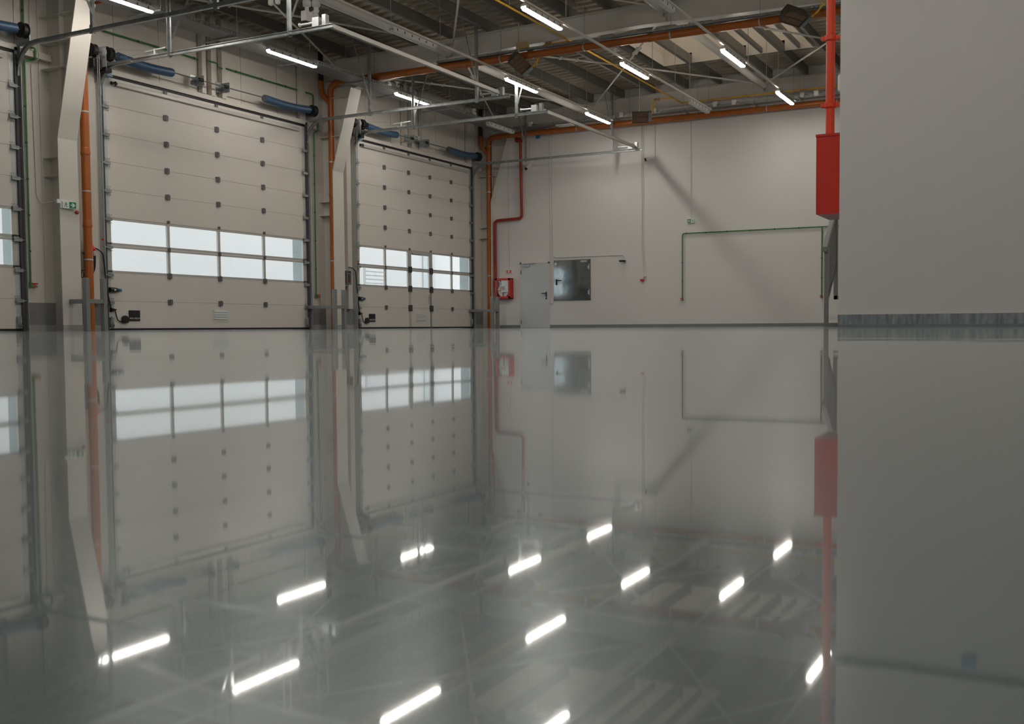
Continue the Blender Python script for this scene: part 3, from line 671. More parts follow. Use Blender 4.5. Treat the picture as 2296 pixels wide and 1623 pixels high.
# ------------------------------------------------------------------ pipes
def clamp(p, axis, r, parent, name='pipe_clamp', m='galvl', wd=.03):
    mb = MB().lathe(V(*p) - V(*axis).normalized() * wd / 2, axis, [(r, 0), (r + .006, .002), (r + .006, wd - .002), (r, wd)], 16)
    return mb.build(name, m, parent, True)
def drain(x, y, ytop, zrun, label, ztop_black=True, zb=0.0, clamps=(1.35, 2.55, 3.8, 4.55), right=XR, yrun=None, sleeve=None):
    yrun = y if yrun is None else yrun
    T = thing('drain_pipe', label, 'pipe', (x, y, 0), 'orange rainwater pipes')
    r = .08
    MB().tube([(x, y, zb), (x, y, zrun - .38)], r, 18).build('downpipe', 'orange', T, True)
    MB().tube(rounded([(x, y, zrun - .40), (x, y, zrun - .13), (x + .12, y + (yrun - y) * .3, zrun - .02), (x + .34, yrun, zrun)], .1), r + .004, 18).build('elbow', 'orange', T, True)
    if right: MB().tube([(x + .32, yrun, zrun), (right, yrun, zrun)], r, 18).build('horizontal_run', 'orange', T, True)
    for z in (zrun - .42, 3.3, 1.95):
        if z < zrun - .4: MB().lathe((x, y, z), (0, 0, 1), [(r, 0), (r + .009, .004), (r + .009, .05), (r + .004, .055), (r + .004, .13), (r, .135)], 18).build('socket', 'orange', T, True)
    for z in clamps: clamp((x, y, z), (0, 0, 1), r, T)
    # branch from the roof outlet
    if ztop_black:
        MB().tube([(x - .22, y - .10, zrun + .06), (x - .22, y - .10, deckz(x) - .02)], .062, 14).build('roof_outlet', 'darkpipe', T, True)
        MB().tube(rounded([(x - .22, y - .10, zrun + .08), (x - .22, y - .10, zrun - .16), (x - .19, y - .08, zrun - .26), (x - .02, y, zrun - .50)], .09), .062, 14).build('branch', 'orange', T, True)
    if right:
        k = 0
        for xx in (x + 1.35, x + 3.2, x + 4.9, x + 7.0, x + 9.0, x + 10.9, x + 12.9):
            if xx < right - .2:
                clamp((xx, yrun, zrun), (1, 0, 0), r, T)
                MB().tube([(xx, yrun, zrun + r), (xx, yrun, deckz(xx) - .02)], .007, 6).build('hanger_rod', 'rod', T)
        for xx in (x + 2.3, x + 5.6, x + 8.5, x + 12.2):
            if xx < right - .2: MB().lathe((xx, yrun, zrun), (1, 0, 0), [(r, 0), (r + .008, .004), (r + .008, .045), (r + .004, .05), (r + .004, .12), (r, .125)], 18).build('socket', 'orange', T, True)
        if sleeve: MB().tube([(sleeve[0], yrun, zrun), (sleeve[1], yrun, zrun)], [r + .007, r + .006], 18).build('sleeve', 'orange', T, True)
    return T
P2 = drain(-16.72, 20.15, 6.9, 6.085, 'orange rainwater pipe crossing the whole ceiling in front of the middle frame', clamps=(1.7, 4.15), right=3.9, sleeve=(-16.2, -12.7))
P3 = drain(-16.75, 27.73, 6.9, 5.955, 'orange rainwater pipe running along the far wall below the cable tray', clamps=(1.65, 4.28), right=3.9, yrun=27.56, sleeve=(-12.7, -9.3))
P1 = drain(-16.75, 13.12, 6.9, 6.10, 'orange downpipe beside the nearest white frame', ztop_black=False, clamps=(1.34, 2.62, 4.10), right=-15.45)
# faint printed lettering along the long pipe
for (tx_, xx) in (('DN160 EN 1401', -7.05), ('SN 4', -5.75)):
    t_ = bpy.data.curves.new('lettering', 'FONT'); t_.body = tx_; t_.size = .045; t_.extrude = .0008; o = letters(t_, 'print'); o.parent = P2
    o.location = V(xx, 20.15 - .0812, 6.07) - V(*P2['_o']); o.rotation_euler = (pi / 2, 0, 0)

def green(pts, r, label, clips, taps=(), group='green compressed air pipes'):
    T = thing('air_pipe', label, 'pipe', pts[0], group)
    MB().tube(rounded(pts, .06, 3), r, 10).build('pipe', 'green', T, True)
    for p, ax in clips: clamp(p, ax, r, T, 'clip', 'dgrey', .03)
    for p, sd in taps:
        p = V(*p); sd = V(*sd)
        tp = MB().tube([p + V(0, 0, .04), p - V(0, 0, .05)], r * 1.5, 10).build('elbow', 'green', T, True)
        v_ = MB().tube([p - V(0, 0, .03), p - V(0, 0, .035) + sd * .13], .016, 8).build('tap', 'brass', tp, True)
        MB().box(*(sorted((p + sd * .06).x + q for q in (-.02, .02))), *(sorted((p + sd * .09).y + q for q in (-.045, .045))), p.z + .0, p.z + .025).build('tap_handle', 'redknob', tp)
    return T
GA = [(XW + .05, 12.155, 6.75), (XW + .05, 12.15, 5.12), (XW + .05, 12.27, 5.12), (XW + .19, 12.27, 5.10), (XW + .19, 12.27, 4.90), (XW + .05, 12.27, 4.90), (XW + .05, 12.15, 4.88), (XW + .05, 12.13, .86)]
green(GA, .017, 'green air pipe dropping down the wall beside the left edge door', [((XW + .05, 12.14, z), (0, 0, 1)) for z in (1.45, 2.1, 2.75, 3.4, 4.05, 5.75, 6.3)], [((XW + .05, 12.13, .85), (0, 1, 0))])
GB = [(XW + .05, 13.80, 5.82), (XW + .05, 16.2, 5.82)]
green(GB, .017, 'green air pipe above the middle door, part left of the posts', [((XW + .05, y, 5.82), (0, 1, 0)) for y in (14.65, 15.4, 16.1)])
green([(XW + .15, 16.36, 5.82), (XW + .15, 16.66, 5.82), (XW + .15, 16.66, 5.74), (XW + .15, 16.8, 5.74)], .017, 'short green air pipe offset between the three wall posts', [])
GC = green([(XW + .05, 19.56, 5.80), (XW + .05, 19.88, 5.80), (XW + .05, 19.88, 5.12), (XW + .19, 19.88, 5.10), (XW + .19, 19.88, 4.90), (XW + .05, 19.88, 4.88), (XW + .05, 19.86, .85)], .017, 'green air pipe above the middle door, dropping to a tap beside the orange pipe', [((XW + .05, y, 5.80), (0, 1, 0)) for y in (17.3, 18.1, 18.9)] + [((XW + .05, 19.87, z), (0, 0, 1)) for z in (1.5, 2.2, 2.9, 3.6, 4.3)], [((XW + .05, 19.86, .84), (0, 1, 0))])
MB().tube([(XW + .05, 16.95, 5.80), (XW + .05, 19.30, 5.80)], .017, 10).build('pipe', 'green', GC, True)
g0 = [(-10.298, YB - .05, 0.818), (-10.298, YB - .05, 2.692), (3.506, YB - .05, 2.692)]
G3 = green(g0, .017, 'green air pipe framing an empty rectangle on the far wall', [((-10.298, YB - .05, z), (0, 0, 1)) for z in (1.315, 1.850)] + [((x, YB - .05, 2.692), (1, 0, 0)) for x in (-10.176, -9.592, -8.959, -8.277, -7.595, -6.914, -5.453, -4.772)], [((-10.298, YB - .05, 0.808), (0, -1, 0)), ((-6.286, YB - .05, 0.808), (0, -1, 0))])
MB().tube([(-6.286, YB - .05, 2.692), (-6.286, YB - .05, 0.818)], .017, 10).build('drop_pipe', 'green', G3, True)
for z in (1.31, 1.85): clamp((-6.286, YB - .05, z), (0, 0, 1), .017, G3, 'clip', 'dgrey', .03)
green([(NX + .01, YN - .035, 2.925), (3.8, YN - .035, 2.925)], .022, 'green air pipe high on the near white wall, seen mirrored in the floor', [((x, YN - .035, 2.925), (1, 0, 0)) for x in (-1.79, -1.21, -.47, .3)])
tag(MB().tube(rounded([(NX + .35, YN - .012, 2.99), (NX + .03, YN - .012, 2.98), (NX - .03, YN + .02, 2.98), (NX - .03, YN + .3, 2.97)], .03), .012, 8).build('conduit', 'conduit', None, True), 'white cable conduit bending round the top corner of the near wall', 'conduit')
tag(MB().box(-.84, -.73, YN - .05, YN, 2.75, 2.84).build('switch_box', 'bluepl', bevel=.006), 'small blue box high on the near white wall, seen mirrored', 'switch box')

# gas pipe and infrared heaters
GX, GZ = -10.12, 6.30
GP = thing('gas_pipe', 'yellow gas pipe hung under the roof, turning along the far wall', 'pipe', (GX, 20, GZ))
MB().tube(rounded([(GX, 2.0, GZ), (GX, 27.28, GZ), (3.9, 27.28, GZ)], .05, 3), .021, 12).build('pipe', 'yellow', GP, True)
for y in (11, 14.2, 17.6, 22.5, 25.3): MB().tube([(GX, y, GZ + .02), (GX, y, deckz(GX) - .02)], .005, 6).build('hanger_rod', 'rod', GP)
for x in (-8.3, -5.4, -3.2): MB().box(x - .01, x + .01, 27.25, 27.74, GZ + .02, GZ + .04).build('bracket', 'steelw', GP)
def heater(c, n, roll, label, hose_from, side=1):
    c = V(*c); T = thing('infrared_heater', label, 'heater', c, 'gas infrared heaters under the roof')
    n = V(*n).normalized(); u = V(0, 0, 1).cross(n).normalized()
    u = Matrix.Rotation(roll, 3, n) @ u; v = n.cross(u)
    def loc(mb):
        mb.v = [tuple(c + u * q[0] + v * q[1] + n * q[2]) for q in mb.v]; return mb
    L, Wd, H = .23, .16, .10
    loc(MB().add([(-L, -Wd, H), (L, -Wd, H), (L, Wd, H), (-L, Wd, H), (-L * .85, -Wd * .6, -H), (L * .85, -Wd * .6, -H), (L * .85, Wd * .6, -H), (-L * .85, Wd * .6, -H)],
                 [(4, 5, 6, 7), (0, 1, 5, 4), (1, 2, 6, 5), (2, 3, 7, 6), (3, 0, 4, 7), (0, 1, 2, 3)])).build('casing', 'heater', T)
    loc(MB().box(-L, L, -Wd, -Wd + .018, H, H + .035).box(-L, L, Wd - .018, Wd, H, H + .035).box(-L, -L + .018, -Wd, Wd, H, H + .035).box(L - .018, L, -Wd, Wd, H, H + .035).box(-L, L, -.009, .009, H, H + .03)).build('rim', 'heater', T)
    for j in range(2):
        for i in range(4):
            x0 = -L + .024 + i * .1035; y0 = -Wd + .024 + j * .146
            loc(MB().box(x0, x0 + .097, y0, y0 + .122, H + .002, H + .014)).build('ceramic_plate', 'ceram', T)
    loc(MB().box(side * L, side * (L + .10), -Wd * .8, Wd * .8, -H * .6, H)).build('burner_box', 'galv', T)
    MB().tube([(c.x, c.y, c.z + .08), (c.x, c.y, deckz(c.x) - .02)], .014, 8).build('hanger_tube', 'alu', T)
    e = c + u * side * (L + .10); h = V(*hose_from)
    for k, o in enumerate((-.05, .05)):
        m1 = e.lerp(h, .35) + V(o, o, -.16 + .1 * k); m2 = e.lerp(h, .7) + V(-o * 1.6, o, -.06)
        MB().tube(rounded([e + v * o, m1, m2, h], .5, 8), .014, 8).build('gas_hose', 'hose', T, True)
    gx = GX if abs(h.x - GX) < 2.5 else h.x + .6
    MB().tube([h, (gx, h.y, h.z)], .015, 8).build('branch_pipe', 'yellow', T, True)
    for q in (.03, .12): MB().box(h.x + q, h.x + q + .06, h.y - .03, h.y + .03, h.z - .03, h.z + .03).build('gas_valve', 'brass', T)
heater((-11.30, 20.05, 5.95), (.55, -.55, -.75), radians(-38), 'bronze infrared gas heater below the middle frame, by the long orange pipe', (-10.75, 20.25, 6.30))
heater((-11.02, 26.35, 5.85), (.45, -.75, -.45), radians(2), 'bronze infrared gas heater showing its ceramic plates before the far wall', (-10.66, 26.5, 6.29))
heater((-4.98, 19.5, 5.95), (.2, -.35, -.9), radians(-22), 'bronze infrared gas heater beside the red riser pipe', (-4.25, 19.5, 6.33))

# red pipe on the back wall, hydrant cabinet
RP = thing('sprinkler_pipe', 'dark red pipe stepping down the far wall to the hydrant cabinet', 'pipe', (-15.629, YB - .1, 1.461))
MB().tube(rounded([(-15.610, YB - .1, 5.823), (-15.580, YB - .1, 3.408), (-16.554, YB - .1, 3.379), (-16.554, YB - .1, 1.266), (-16.506, YB - .13, 1.266)], .12, 6), .045, 14).build('pipe', 'dred', RP, True)
MB().tube(rounded([(-15.600, YB - .1, 5.745), (-15.600, YB - .1, 5.823), (-15.736, YB - .1, 5.843)], .05), .06, 14).build('elbow', 'dred', RP, True)
MB().lathe((-15.717, YB - .1, 5.843), (-1, 0, 0), [(.085, 0), (.085, .05)], 14).build('flange', 'dred', RP)
HC = thing('hydrant_cabinet', 'red hydrant cabinet with window and hose reel beside the grey door', 'cabinet', (-16.223, YB, 0.915))
hx0, hx1, hz0, hz1, hy = -16.486, -15.960, 0.925, 1.558, YB - .23
MB().box(hx0, hx0 + .02, hy + .02, YB, hz0, hz1).box(hx1 - .02, hx1, hy + .02, YB, hz0, hz1).box(hx0, hx1, hy + .02, YB, hz0, hz0 + .02).box(hx0, hx1, hy + .02, YB, hz1 - .02, hz1).build('body', 'red', HC)
MB().box(hx0, hx1, YB - .02, YB - .005, hz0, hz1).build('back', 'darkin', HC)
dr = MB().box(hx0, hx0 + .06, hy, hy + .02, hz0, hz1).box(hx1 - .06, hx1, hy, hy + .02, hz0, hz1).box(hx0, hx1, hy, hy + .02, hz0, hz0 + .065).box(hx0, hx1, hy, hy + .02, hz1 - .065, hz1).build('door', 'red', HC)
MB().box(hx0 + .06, hx1 - .06, hy + .008, hy + .012, hz0 + .065, hz1 - .065).build('pane', 'glass', dr)
MB().box(hx0 - .012, hx0, hy + .0, hy + .03, 1.207, 1.266).build('catch', 'galvl', dr)
MB().box(hx0 + .21, hx1 - .065, hy + .014, hy + .018, 1.120, 1.490).build('instruction_sheet', 'signw', HC)
MB().box(hx0 + .16, hx0 + .34, hy + .013, hy + .014, 1.178, 1.305).build('notice', 'pink', HC)
rl = MB().lathe(((hx0 + hx1) / 2, hy + .05, 1.169), (0, 1, 0), [(.05, 0), (.20, .005), (.20, .02), (.05, .022), (.05, .10), (.20, .102), (.20, .115), (.05, .12)], 22).build('hose_reel', 'cream', HC, True)
MB().box((hx0 + hx1) / 2 - .015, (hx0 + hx1) / 2 + .015, hy + .035, hy + .05, 0.993, 1.324).box(hx0 + .07, hx1 - .07, hy + .035, hy + .05, 1.159, 1.183).build('reel_spoke', 'red', rl)
MB().tube(rounded([(hx0 + .10, hy + .06, 1.461), (hx0 + .17, hy + .05, 1.431), (hx0 + .13, hy + .05, 1.324), (hx0 + .18, hy + .05, 1.246)], .05), .018, 8).build('nozzle', 'cream', rl, True)

def sign(label, loc, nrm, wd, ht, dep, fields, cat='sign', group=None):
    """box sign; fields drawn as thin raised plates in (u, v) sign coordinates"""
    loc, nrm = V(*loc), V(*nrm); u = V(0, 0, 1).cross(nrm).normalized(); v = V(0, 0, 1)
    T = thing('exit_sign' if cat == 'exit sign' else 'hydrant_sign', label, cat, loc, group)
    def q(a, b, d): return loc + u * a + v * b + nrm * d
    MB().bar(q(0, -ht / 2, dep / 2), q(0, ht / 2, dep / 2), wd, dep, tuple(nrm)).build('housing', 'signw', T, bevel=.006)
    for nm, m, poly in fields:
        lay = dep + .0015 + (.0012 if m in ('signw', 'text') else 0)
        n = len(poly); vs = [q(a, b, lay) for a, b in poly] + [q(a, b, dep - .001) for a, b in poly]
        MB().add(vs, [tuple(range(n)), tuple(reversed(range(n, 2 * n)))] + [(i, n + i, n + (i + 1) % n, (i + 1) % n) for i in range(n)]).build(nm, m, T)
    return T
def rect(a0, a1, b0, b1): return [(a0, b0), (a1, b0), (a1, b1), (a0, b1)]
def exit_fields(w_, h_, flip):
    s = -1 if flip else 1
    def F(poly): return [(s * a, b) for a, b in poly] if s == 1 else [(s * a, b) for a, b in reversed(poly)]
    a0 = w_ * .02; out = [('green_field', 'signg', F(rect(a0, w_ * .45, -h_ * .42, h_ * .42)))]
    out.append(('arrow', 'signw', F([(w_ * .10, -h_ * .07), (w_ * .24, -h_ * .07), (w_ * .17, -h_ * .28), (w_ * .26, -h_ * .28), (w_ * .40, 0), (w_ * .26, h_ * .28), (w_ * .17, h_ * .28), (w_ * .24, h_ * .07), (w_ * .10, h_ * .07)])))
    out.append(('door_symbol', 'signg', F(rect(-w_ * .44, -w_ * .40, -h_ * .42, h_ * .42))))
    x = -w_ * .20
    out += [('runner_head', 'signg', F([(x + .03 * w_ * cos(t) + w_ * .03, h_ * .27 + .075 * h_ * sin(t)) for t in [2 * pi * k / 8 for k in range(8)]])),
            ('runner_body', 'signg', F([(x - w_ * .02, -h_ * .05), (x + w_ * .04, -h_ * .05), (x + w_ * .05, h_ * .18), (x, h_ * .18)])),
            ('runner_arm', 'signg', F([(x + w_ * .03, h_ * .10), (x + w_ * .13, h_ * .02), (x + w_ * .14, h_ * .07), (x + w_ * .04, h_ * .18)])),
            ('runner_arm', 'signg', F([(x - w_ * .10, h_ * .03), (x, h_ * .12), (x, h_ * .18), (x - w_ * .11, h_ * .09)])),
            ('runner_leg', 'signg', F([(x, -h_ * .05), (x + w_ * .04, -h_ * .05), (x + w_ * .10, -h_ * .20), (x + w_ * .08, -h_ * .36), (x + w_ * .05, -h_ * .36), (x + w_ * .06, -h_ * .20)])),
            ('runner_leg', 'signg', F([(x - w_ * .02, -h_ * .05), (x + w_ * .02, -h_ * .05), (x - w_ * .03, -h_ * .22), (x - w_ * .12, -h_ * .26), (x - w_ * .12, -h_ * .20), (x - w_ * .05, -h_ * .17)]))]
    return out
E1 = sign('green exit sign with arrow on the nearest white column', (-16.615, 12.60, 2.30), (1, -.18, 0), .30, .135, .06, exit_fields(.30, .135, False), 'exit sign', 'green exit signs')
sign('green exit sign on the post above the far door', (XW + .17, 24.12, 5.39), (1, 0, 0), .26, .14, .02, exit_fields(.26, .14, True), 'exit sign', 'green exit signs')
sign('green exit sign with left arrow on the far white wall', (-10.040, YB, 3.043), (0, -1, 0), .23, .125, .05, exit_fields(.23, .125, True), 'exit sign', 'green exit signs')
Hw = [('red_field', 'signr', rect(-.105, .075, -.045, .045)), ('letter_stroke', 'signw', rect(-.045, -.025, -.038, .038)), ('letter_stroke', 'signw', rect(-.005, .015, -.038, .038)), ('letter_stroke', 'signw', rect(-.025, -.005, -.01, .01))]
Hw = [(a, b, [(-q[0] if False else q[0], q[1]) for q in c]) for a, b, c in Hw]
sign('white sign with red field and letter H above the hydrant cabinet', (-16.087, YB, 1.772), (0, -1, 0), .24, .115, .03, Hw, 'sign')
EC = thing('cable', 'grey cable running from the wall to the exit sign on the nearest column', 'cable', (XW, 12.24, 2.4))
MB().tube(rounded([(XW + .02, 12.30, 6.7), (XW + .02, 12.30, 5.08), (XW + .17, 12.36, 5.06), (XW + .17, 12.36, 4.92), (XW + .02, 12.30, 4.85), (XW + .02, 12.33, 2.45), (XW + .05, 12.42, 2.33), (-16.66, 12.40, 2.36), (-16.60, 12.41, 2.36)], .06), .009, 8).build('sheath', 'conduit', EC, True)
MB().box(-16.62, -16.58, 12.37, 12.44, 2.32, 2.39).build('cable_box', 'white', EC)
tag(MB().lathe((-16.60, 12.79, 2.20), (0, -.3, -1), [(.02, -.02), (.035, 0), (.035, .03), (.015, .045)], 12).build('alarm_button', 'dred', None, True), 'dark red alarm device half hidden behind the nearest orange pipe', 'alarm')

# control boxes beside the doors
def control(y, z, label, full=True):
    T = thing('control_box', label, 'control box', (XW + .2, y, z), 'grey door control boxes')
    x0 = XW + .14
    MB().box(x0 - .14, x0, y - .06, y + .22, z - .04, z + .40).build('back_plate', 'postw', T)
    MB().box(x0, x0 + .18, y, y + .20, z, z + .36).build('casing', 'mgrey', T, bevel=.012)
    MB().box(x0 + .0, x0 + .15, y - .012, y + .002, z + .01, z + .35).build('side_cover', 'dgrey', T, bevel=.006)
    kp = MB().box(x0 + .18, x0 + .186, y + .065, y + .14, z + .06, z + .26).build('keypad', 'blackp', T)
    for zz, m in ((z + .22, 'hinge'), (z + .17, 'hinge'), (z + .125, 'redknob'), (z + .085, 'redknob')):
        MB().lathe((x0 + .186, y + .10, zz), (1, 0, 0), [(.016, 0), (.016, .008)], 10).build('button', m, kp)
    MB().box(x0 + .18, x0 + .184, y + .04, y + .16, z + .30, z + .335).build('display', 'black', T)
    MB().lathe((x0 + .09, y - .012, z + .21), (0, -1, 0), [(.045, 0), (.045, .03), (.03, .035)], 12).build('switch', 'redknob', T, True)
    for o in (0, .05): MB().tube(rounded([(x0 + .06, y + .03 + o, z), (x0 + .06, y + .03 + o, z - .12), (x0 + .02, y + .12 + o, z - .14), (x0 - .02, y + .16 + o, z + .02)], .06), .011, 8).build('cable', 'black', T, True)
    return T
control(20.72, 1.14, 'grey control box with red buttons left of the far door')
control(12.98, 1.14, 'grey control box half hidden by the orange pipe left of the middle door')
PG = thing('plug_socket', 'red three phase plug hanging on a grey socket right of the nearest orange pipe', 'plug', (-16.9, 13.28, 1.5))
MB().box(-16.98, -16.86, 13.20, 13.30, 1.62, 1.80).build('socket', 'postw', PG, bevel=.01)
MB().lathe((-16.86, 13.27, 1.62), (.5, .1, -.8), [(.03, -.02), (.042, .0), (.046, .06), (.04, .11), (.03, .12)], 14).build('plug', 'redknob', PG, True)
MB().lathe((-16.80, 13.28, 1.52), (.0, .1, -1), [(.032, 0), (.028, .08), (.016, .1)], 12).build('grip', 'postw', PG, True)
for o in (0, .03): MB().tube(rounded([(-16.80, 13.28 + o, 1.44), (-16.82, 13.28 + o, 1.15), (-16.86, 13.18, .95), (-16.9, 13.12, .98)], .15), .012, 8).build('cable', 'black', PG, True)
def loopcable(y, label):
    o = MB().tube(rounded([(XW + .15, y - .20, 1.60), (XW + .16, y - .06, 1.58), (XW + .16, y + .07, 1.50), (XW + .14, y + .10, 1.38), (XW + .14, y + .16, .80), (XW + .13, y + .24, .45), (XW + .12, y + .30, .40)], .05), .012, 8).build('cable', 'black', None, True)
    tag(o, label, 'cable', 'black cables down the door jambs')
loopcable(13.52, 'black cable looping down the left jamb of the middle door'); loopcable(21.22, 'black cable looping down the left jamb of the far door')

# steel guard rails round the column feet
def guard(ya, yb_, label, xr=-16.2, xb=-17.05):
    T = thing('guard_rail', label, 'guard rail', (xr, (ya + yb_) / 2, 0), 'grey steel guards at the column feet')
    for y in (ya, yb_):
        MB().box(xr - .05, xr + .05, y - .04, y + .04, 0, .965).build('post', 'guard', T, bevel=.005)
    MB().box(xr - .05, xr + .04, ya + .04, yb_ - .04, .50, .58).build('cross_bar', 'guard', T, bevel=.004)
    MB().box(xb, xr - .05, ya - .04, ya + .04, .50, .58).build('side_bar', 'guard', T, bevel=.004)
    return T
guard(12.62, 12.99, 'grey steel guard in front of the nearest orange downpipe', xb=-16.61)
guard(19.53, 19.88, 'grey steel guard in front of the orange downpipe between the doors')
guard(26.95, 27.26, 'grey steel guard below the hydrant cabinet at the far corner')

# ------------------------------------------------------------------ lamps and rails
LZ = 5.81
def lamp(x, y, lit, label):
    T = thing('linear_lamp', label, 'lamp', (x, y, LZ), 'linear ceiling lamps')
    L, wd = .74, .05
    MB().box(x - wd - .004, x + wd + .004, y - L - .004, y + L + .004, LZ + .02, LZ + .062).box(x - wd - .004, x - wd, y - L, y + L, LZ - .012, LZ + .02).box(x + wd, x + wd + .004, y - L, y + L, LZ - .012, LZ + .02).box(x - .03, x + .03, y - L + .02, y + L - .02, LZ + .062, LZ + .08).build('housing', 'lampbody', T)
    n = 8; pts = [(x + wd * cos(pi * i / n), y + L - wd + wd * sin(pi * i / n)) for i in range(n + 1)] + [(x + wd * cos(pi + pi * i / n), y - L + wd + wd * sin(pi + pi * i / n)) for i in range(n + 1)]
    MB().prism(pts, 'z', LZ - .034, LZ + .01).build('diffuser', 'lampon' if lit else 'lampoff', T, True)
    for k in range(6):
        yy = y - L + .13 + k * .243
        for sg in (-1, 1): MB().box(x + sg * (wd + .003), x + sg * (wd + .010), yy - .012, yy + .012, LZ, LZ + .045).build('clip', 'dgrey', T)
    return T
rows = {'first': -15.20, 'second': -12.05, 'third': -9.11, 'fourth': -6.80, 'fifth': -3.90}
off = {('first', 25.85), ('second', 17.09), ('third', 25.85), ('fourth', 17.09)}
vis = {r: (12.66, 17.09, 21.52, 25.85) for r in ('first', 'second', 'third', 'fourth')}
vis['fifth'] = (17.28, 21.66)
ordn = {12.66: 'nearest', 17.09: 'second nearest', 21.52: 'third nearest', 25.85: 'farthest', 17.28: 'nearer', 21.66: 'farther', 8.2: 'overhead', 3.8: 'rearmost'}
for rn, x in rows.items():
    for y in vis[rn]:
        lit = (rn, y) not in off
        lamp(x, y, lit, '%s linear ceiling lamp, %s of the %s lamp row from the doors' % ('lit' if lit else 'unlit white', ordn[y], rn))
    if rn in ('third', 'fourth', 'fifth'):
        for y in (8.2, 3.8): lamp(x, y, True, 'lit linear ceiling lamp above the camera, %s of the %s lamp row from the doors' % (ordn[y], rn))
for y, t in ((6.0, 'first'), (2.5, 'second'), (-1.5, 'third')): lamp(-1.2, y, True, 'lit linear lamp of an added sixth row out of view, %s one back from the near white wall' % t)  # extra row out of view, added to brighten the near white wall
for rn in ('second', 'third', 'fourth', 'fifth'):
    x = rows[rn] + .03
    T = thing('lamp_rail', 'thin white carrier rail of the %s lamp row from the doors' % rn, 'rail', (x, 15, LZ + .1), 'lamp carrier rails')
    MB().box(x - .022, x + .022, 2, 26.75, LZ + .085, LZ + .12).box(x - .005, x + .005, 2, 26.75, LZ + .12, LZ + .135).build('rail', 'steelw', T)
    for y in (11.4, 13.9, 16.3, 18.0, 20.45, 22.5, 24.0, 25.05, 26.55):
        MB().tube([(x, y, LZ + .13), (x, y, deckz(x) - .01)], .0065, 6).build('hanger_rod', 'rod', T)
        MB().tube([(x, y, LZ + .13), (x, y, LZ + .085)], .016, 6).build('rail_clip', 'rod', T)

# ------------------------------------------------------------------ cable trays
def tray(x0, x1, y0, y1, z, along, label, h=.065, holes=True):
    T = thing('cable_tray', label, 'cable tray', ((x0 + x1) / 2, (y0 + y1) / 2, z), 'perforated cable trays')
    MB().box(x0, x1, y0, y1, z, z + .003).build('tray_bottom', 'tray', T)
    hp = MB(); rim = MB()
    step = .085
    if along == 'y':
        for x in (x0, x1):
            rim.box(x - .002, x + .002, y0, y1, z, z + .022).box(x - .002, x + .002, y0, y1, z + h - .02, z + h)
            n = int((y1 - y0) / step)
            for i in range(n): hp.box(x - .002, x + .002, y0 + i * step, y0 + i * step + .05, z + .02, z + h - .018)
    else:
        for y in (y0, y1):
            rim.box(x0, x1, y - .002, y + .002, z, z + .022).box(x0, x1, y - .002, y + .002, z + h - .02, z + h)
            n = int((x1 - x0) / step)
            for i in range(n): hp.box(x0 + i * step, x0 + i * step + .05, y - .002, y + .002, z + .02, z + h - .018)
    rim.build('tray_edge', 'galv', T)
    o = hp.build('tray_web', 'galv', T); o['kind'] = 'stuff'
    return T
TL = tray(-15.82, -15.27, 2.0, 26.9, 5.905, 'y', 'long perforated cable tray above the door wall lamps', .08)
for y in (13.6, 15.5, 17.66, 19.7, 21.2, 23.2, 25.0, 26.55):
    MB().box(-16.10, -15.20, y - .02, y + .02, 5.872, 5.903).build('cross_bracket', 'galv', TL)
    for x in (-15.88, -15.22): MB().tube([(x, y, 5.875), (x, y, deckz(x) - .02)], .006, 6).build('hanger_rod', 'rod', TL)
cbm = MB()
for k in range(7): cbm.tube([(-15.76 + k * .06, 2, 5.926), (-15.76 + k * .06, 26.8, 5.926)], .016, 6)
o = cbm.build('cable_bundle', 'dgrey', TL); o['kind'] = 'stuff'
TB = tray(-15.5, 3.9, 27.12, 27.36, 6.045, 'x', 'perforated cable tray in front of the far wall above the orange pipe', .07)
for x in (-13.8, -12.1, -10.0, -8.0, -6.75, -4.8, -2.75): 
    MB().box(x - .02, x + .02, 27.02, 27.6, 6.015, 6.043).build('cross_bracket', 'galv', TB)
    MB().tube([(x, 27.1, 6.04), (x, 27.1, deckz(x) - .01)], .006, 6).build('hanger_rod', 'rod', TB)
TO = tray(-13.5, 3.9, 20.05, 20.25, 6.175, 'x', 'narrow perforated cable tray lying along the top of the long orange pipe', .05)
cbm = MB()
for k in range(3): cbm.tube([(-12.2, 27.17 + k * .06, 6.072), (3.8, 27.17 + k * .06, 6.072)], .02, 6)
o = cbm.build('cable_bundle', 'white', TB); o['kind'] = 'stuff'
def jbox(p, label, s=(.13, .08, .15), lead=True):
    p = V(*p); T = thing('junction_box', label, 'junction box', p, 'white junction boxes on the cable trays')
    MB().box(p.x - s[0] / 2, p.x + s[0] / 2, p.y - s[1] / 2, p.y + s[1] / 2, p.z, p.z + s[2]).build('box', 'white', T, bevel=.008)
    MB().box(p.x - s[0] * .4, p.x + s[0] * .4, p.y - s[1] / 2 - .008, p.y - s[1] / 2, p.z + .015, p.z + s[2] - .015).build('cover', 'white', T, bevel=.004)
    if lead: MB().tube(rounded([(p.x + s[0] / 2, p.y, p.z + s[2] * .5), (p.x + s[0] / 2 + .09, p.y, p.z + s[2] * .5), (p.x + s[0] / 2 + .16, p.y, p.z + .0)], .04), .01, 6).build('cable', 'black', T, True)
    return T
for i, x in enumerate((-14.92, -11.92, -10.90, -9.10, -8.56, -6.69, -6.31)):
    jbox((x, 27.16, 6.052), 'white junction box on the far wall tray, number %s from the left corner' % ['one', 'two', 'three', 'four', 'five', 'six', 'seven'][i])
for i, y in enumerate((20.60, 20.92, 21.55, 24.52)):
    jbox((-15.28, y, 5.985), 'white junction box on the door wall tray, %s from the middle frame' % ['first', 'second', 'third', 'fourth'][i], (.08, .13, .15))
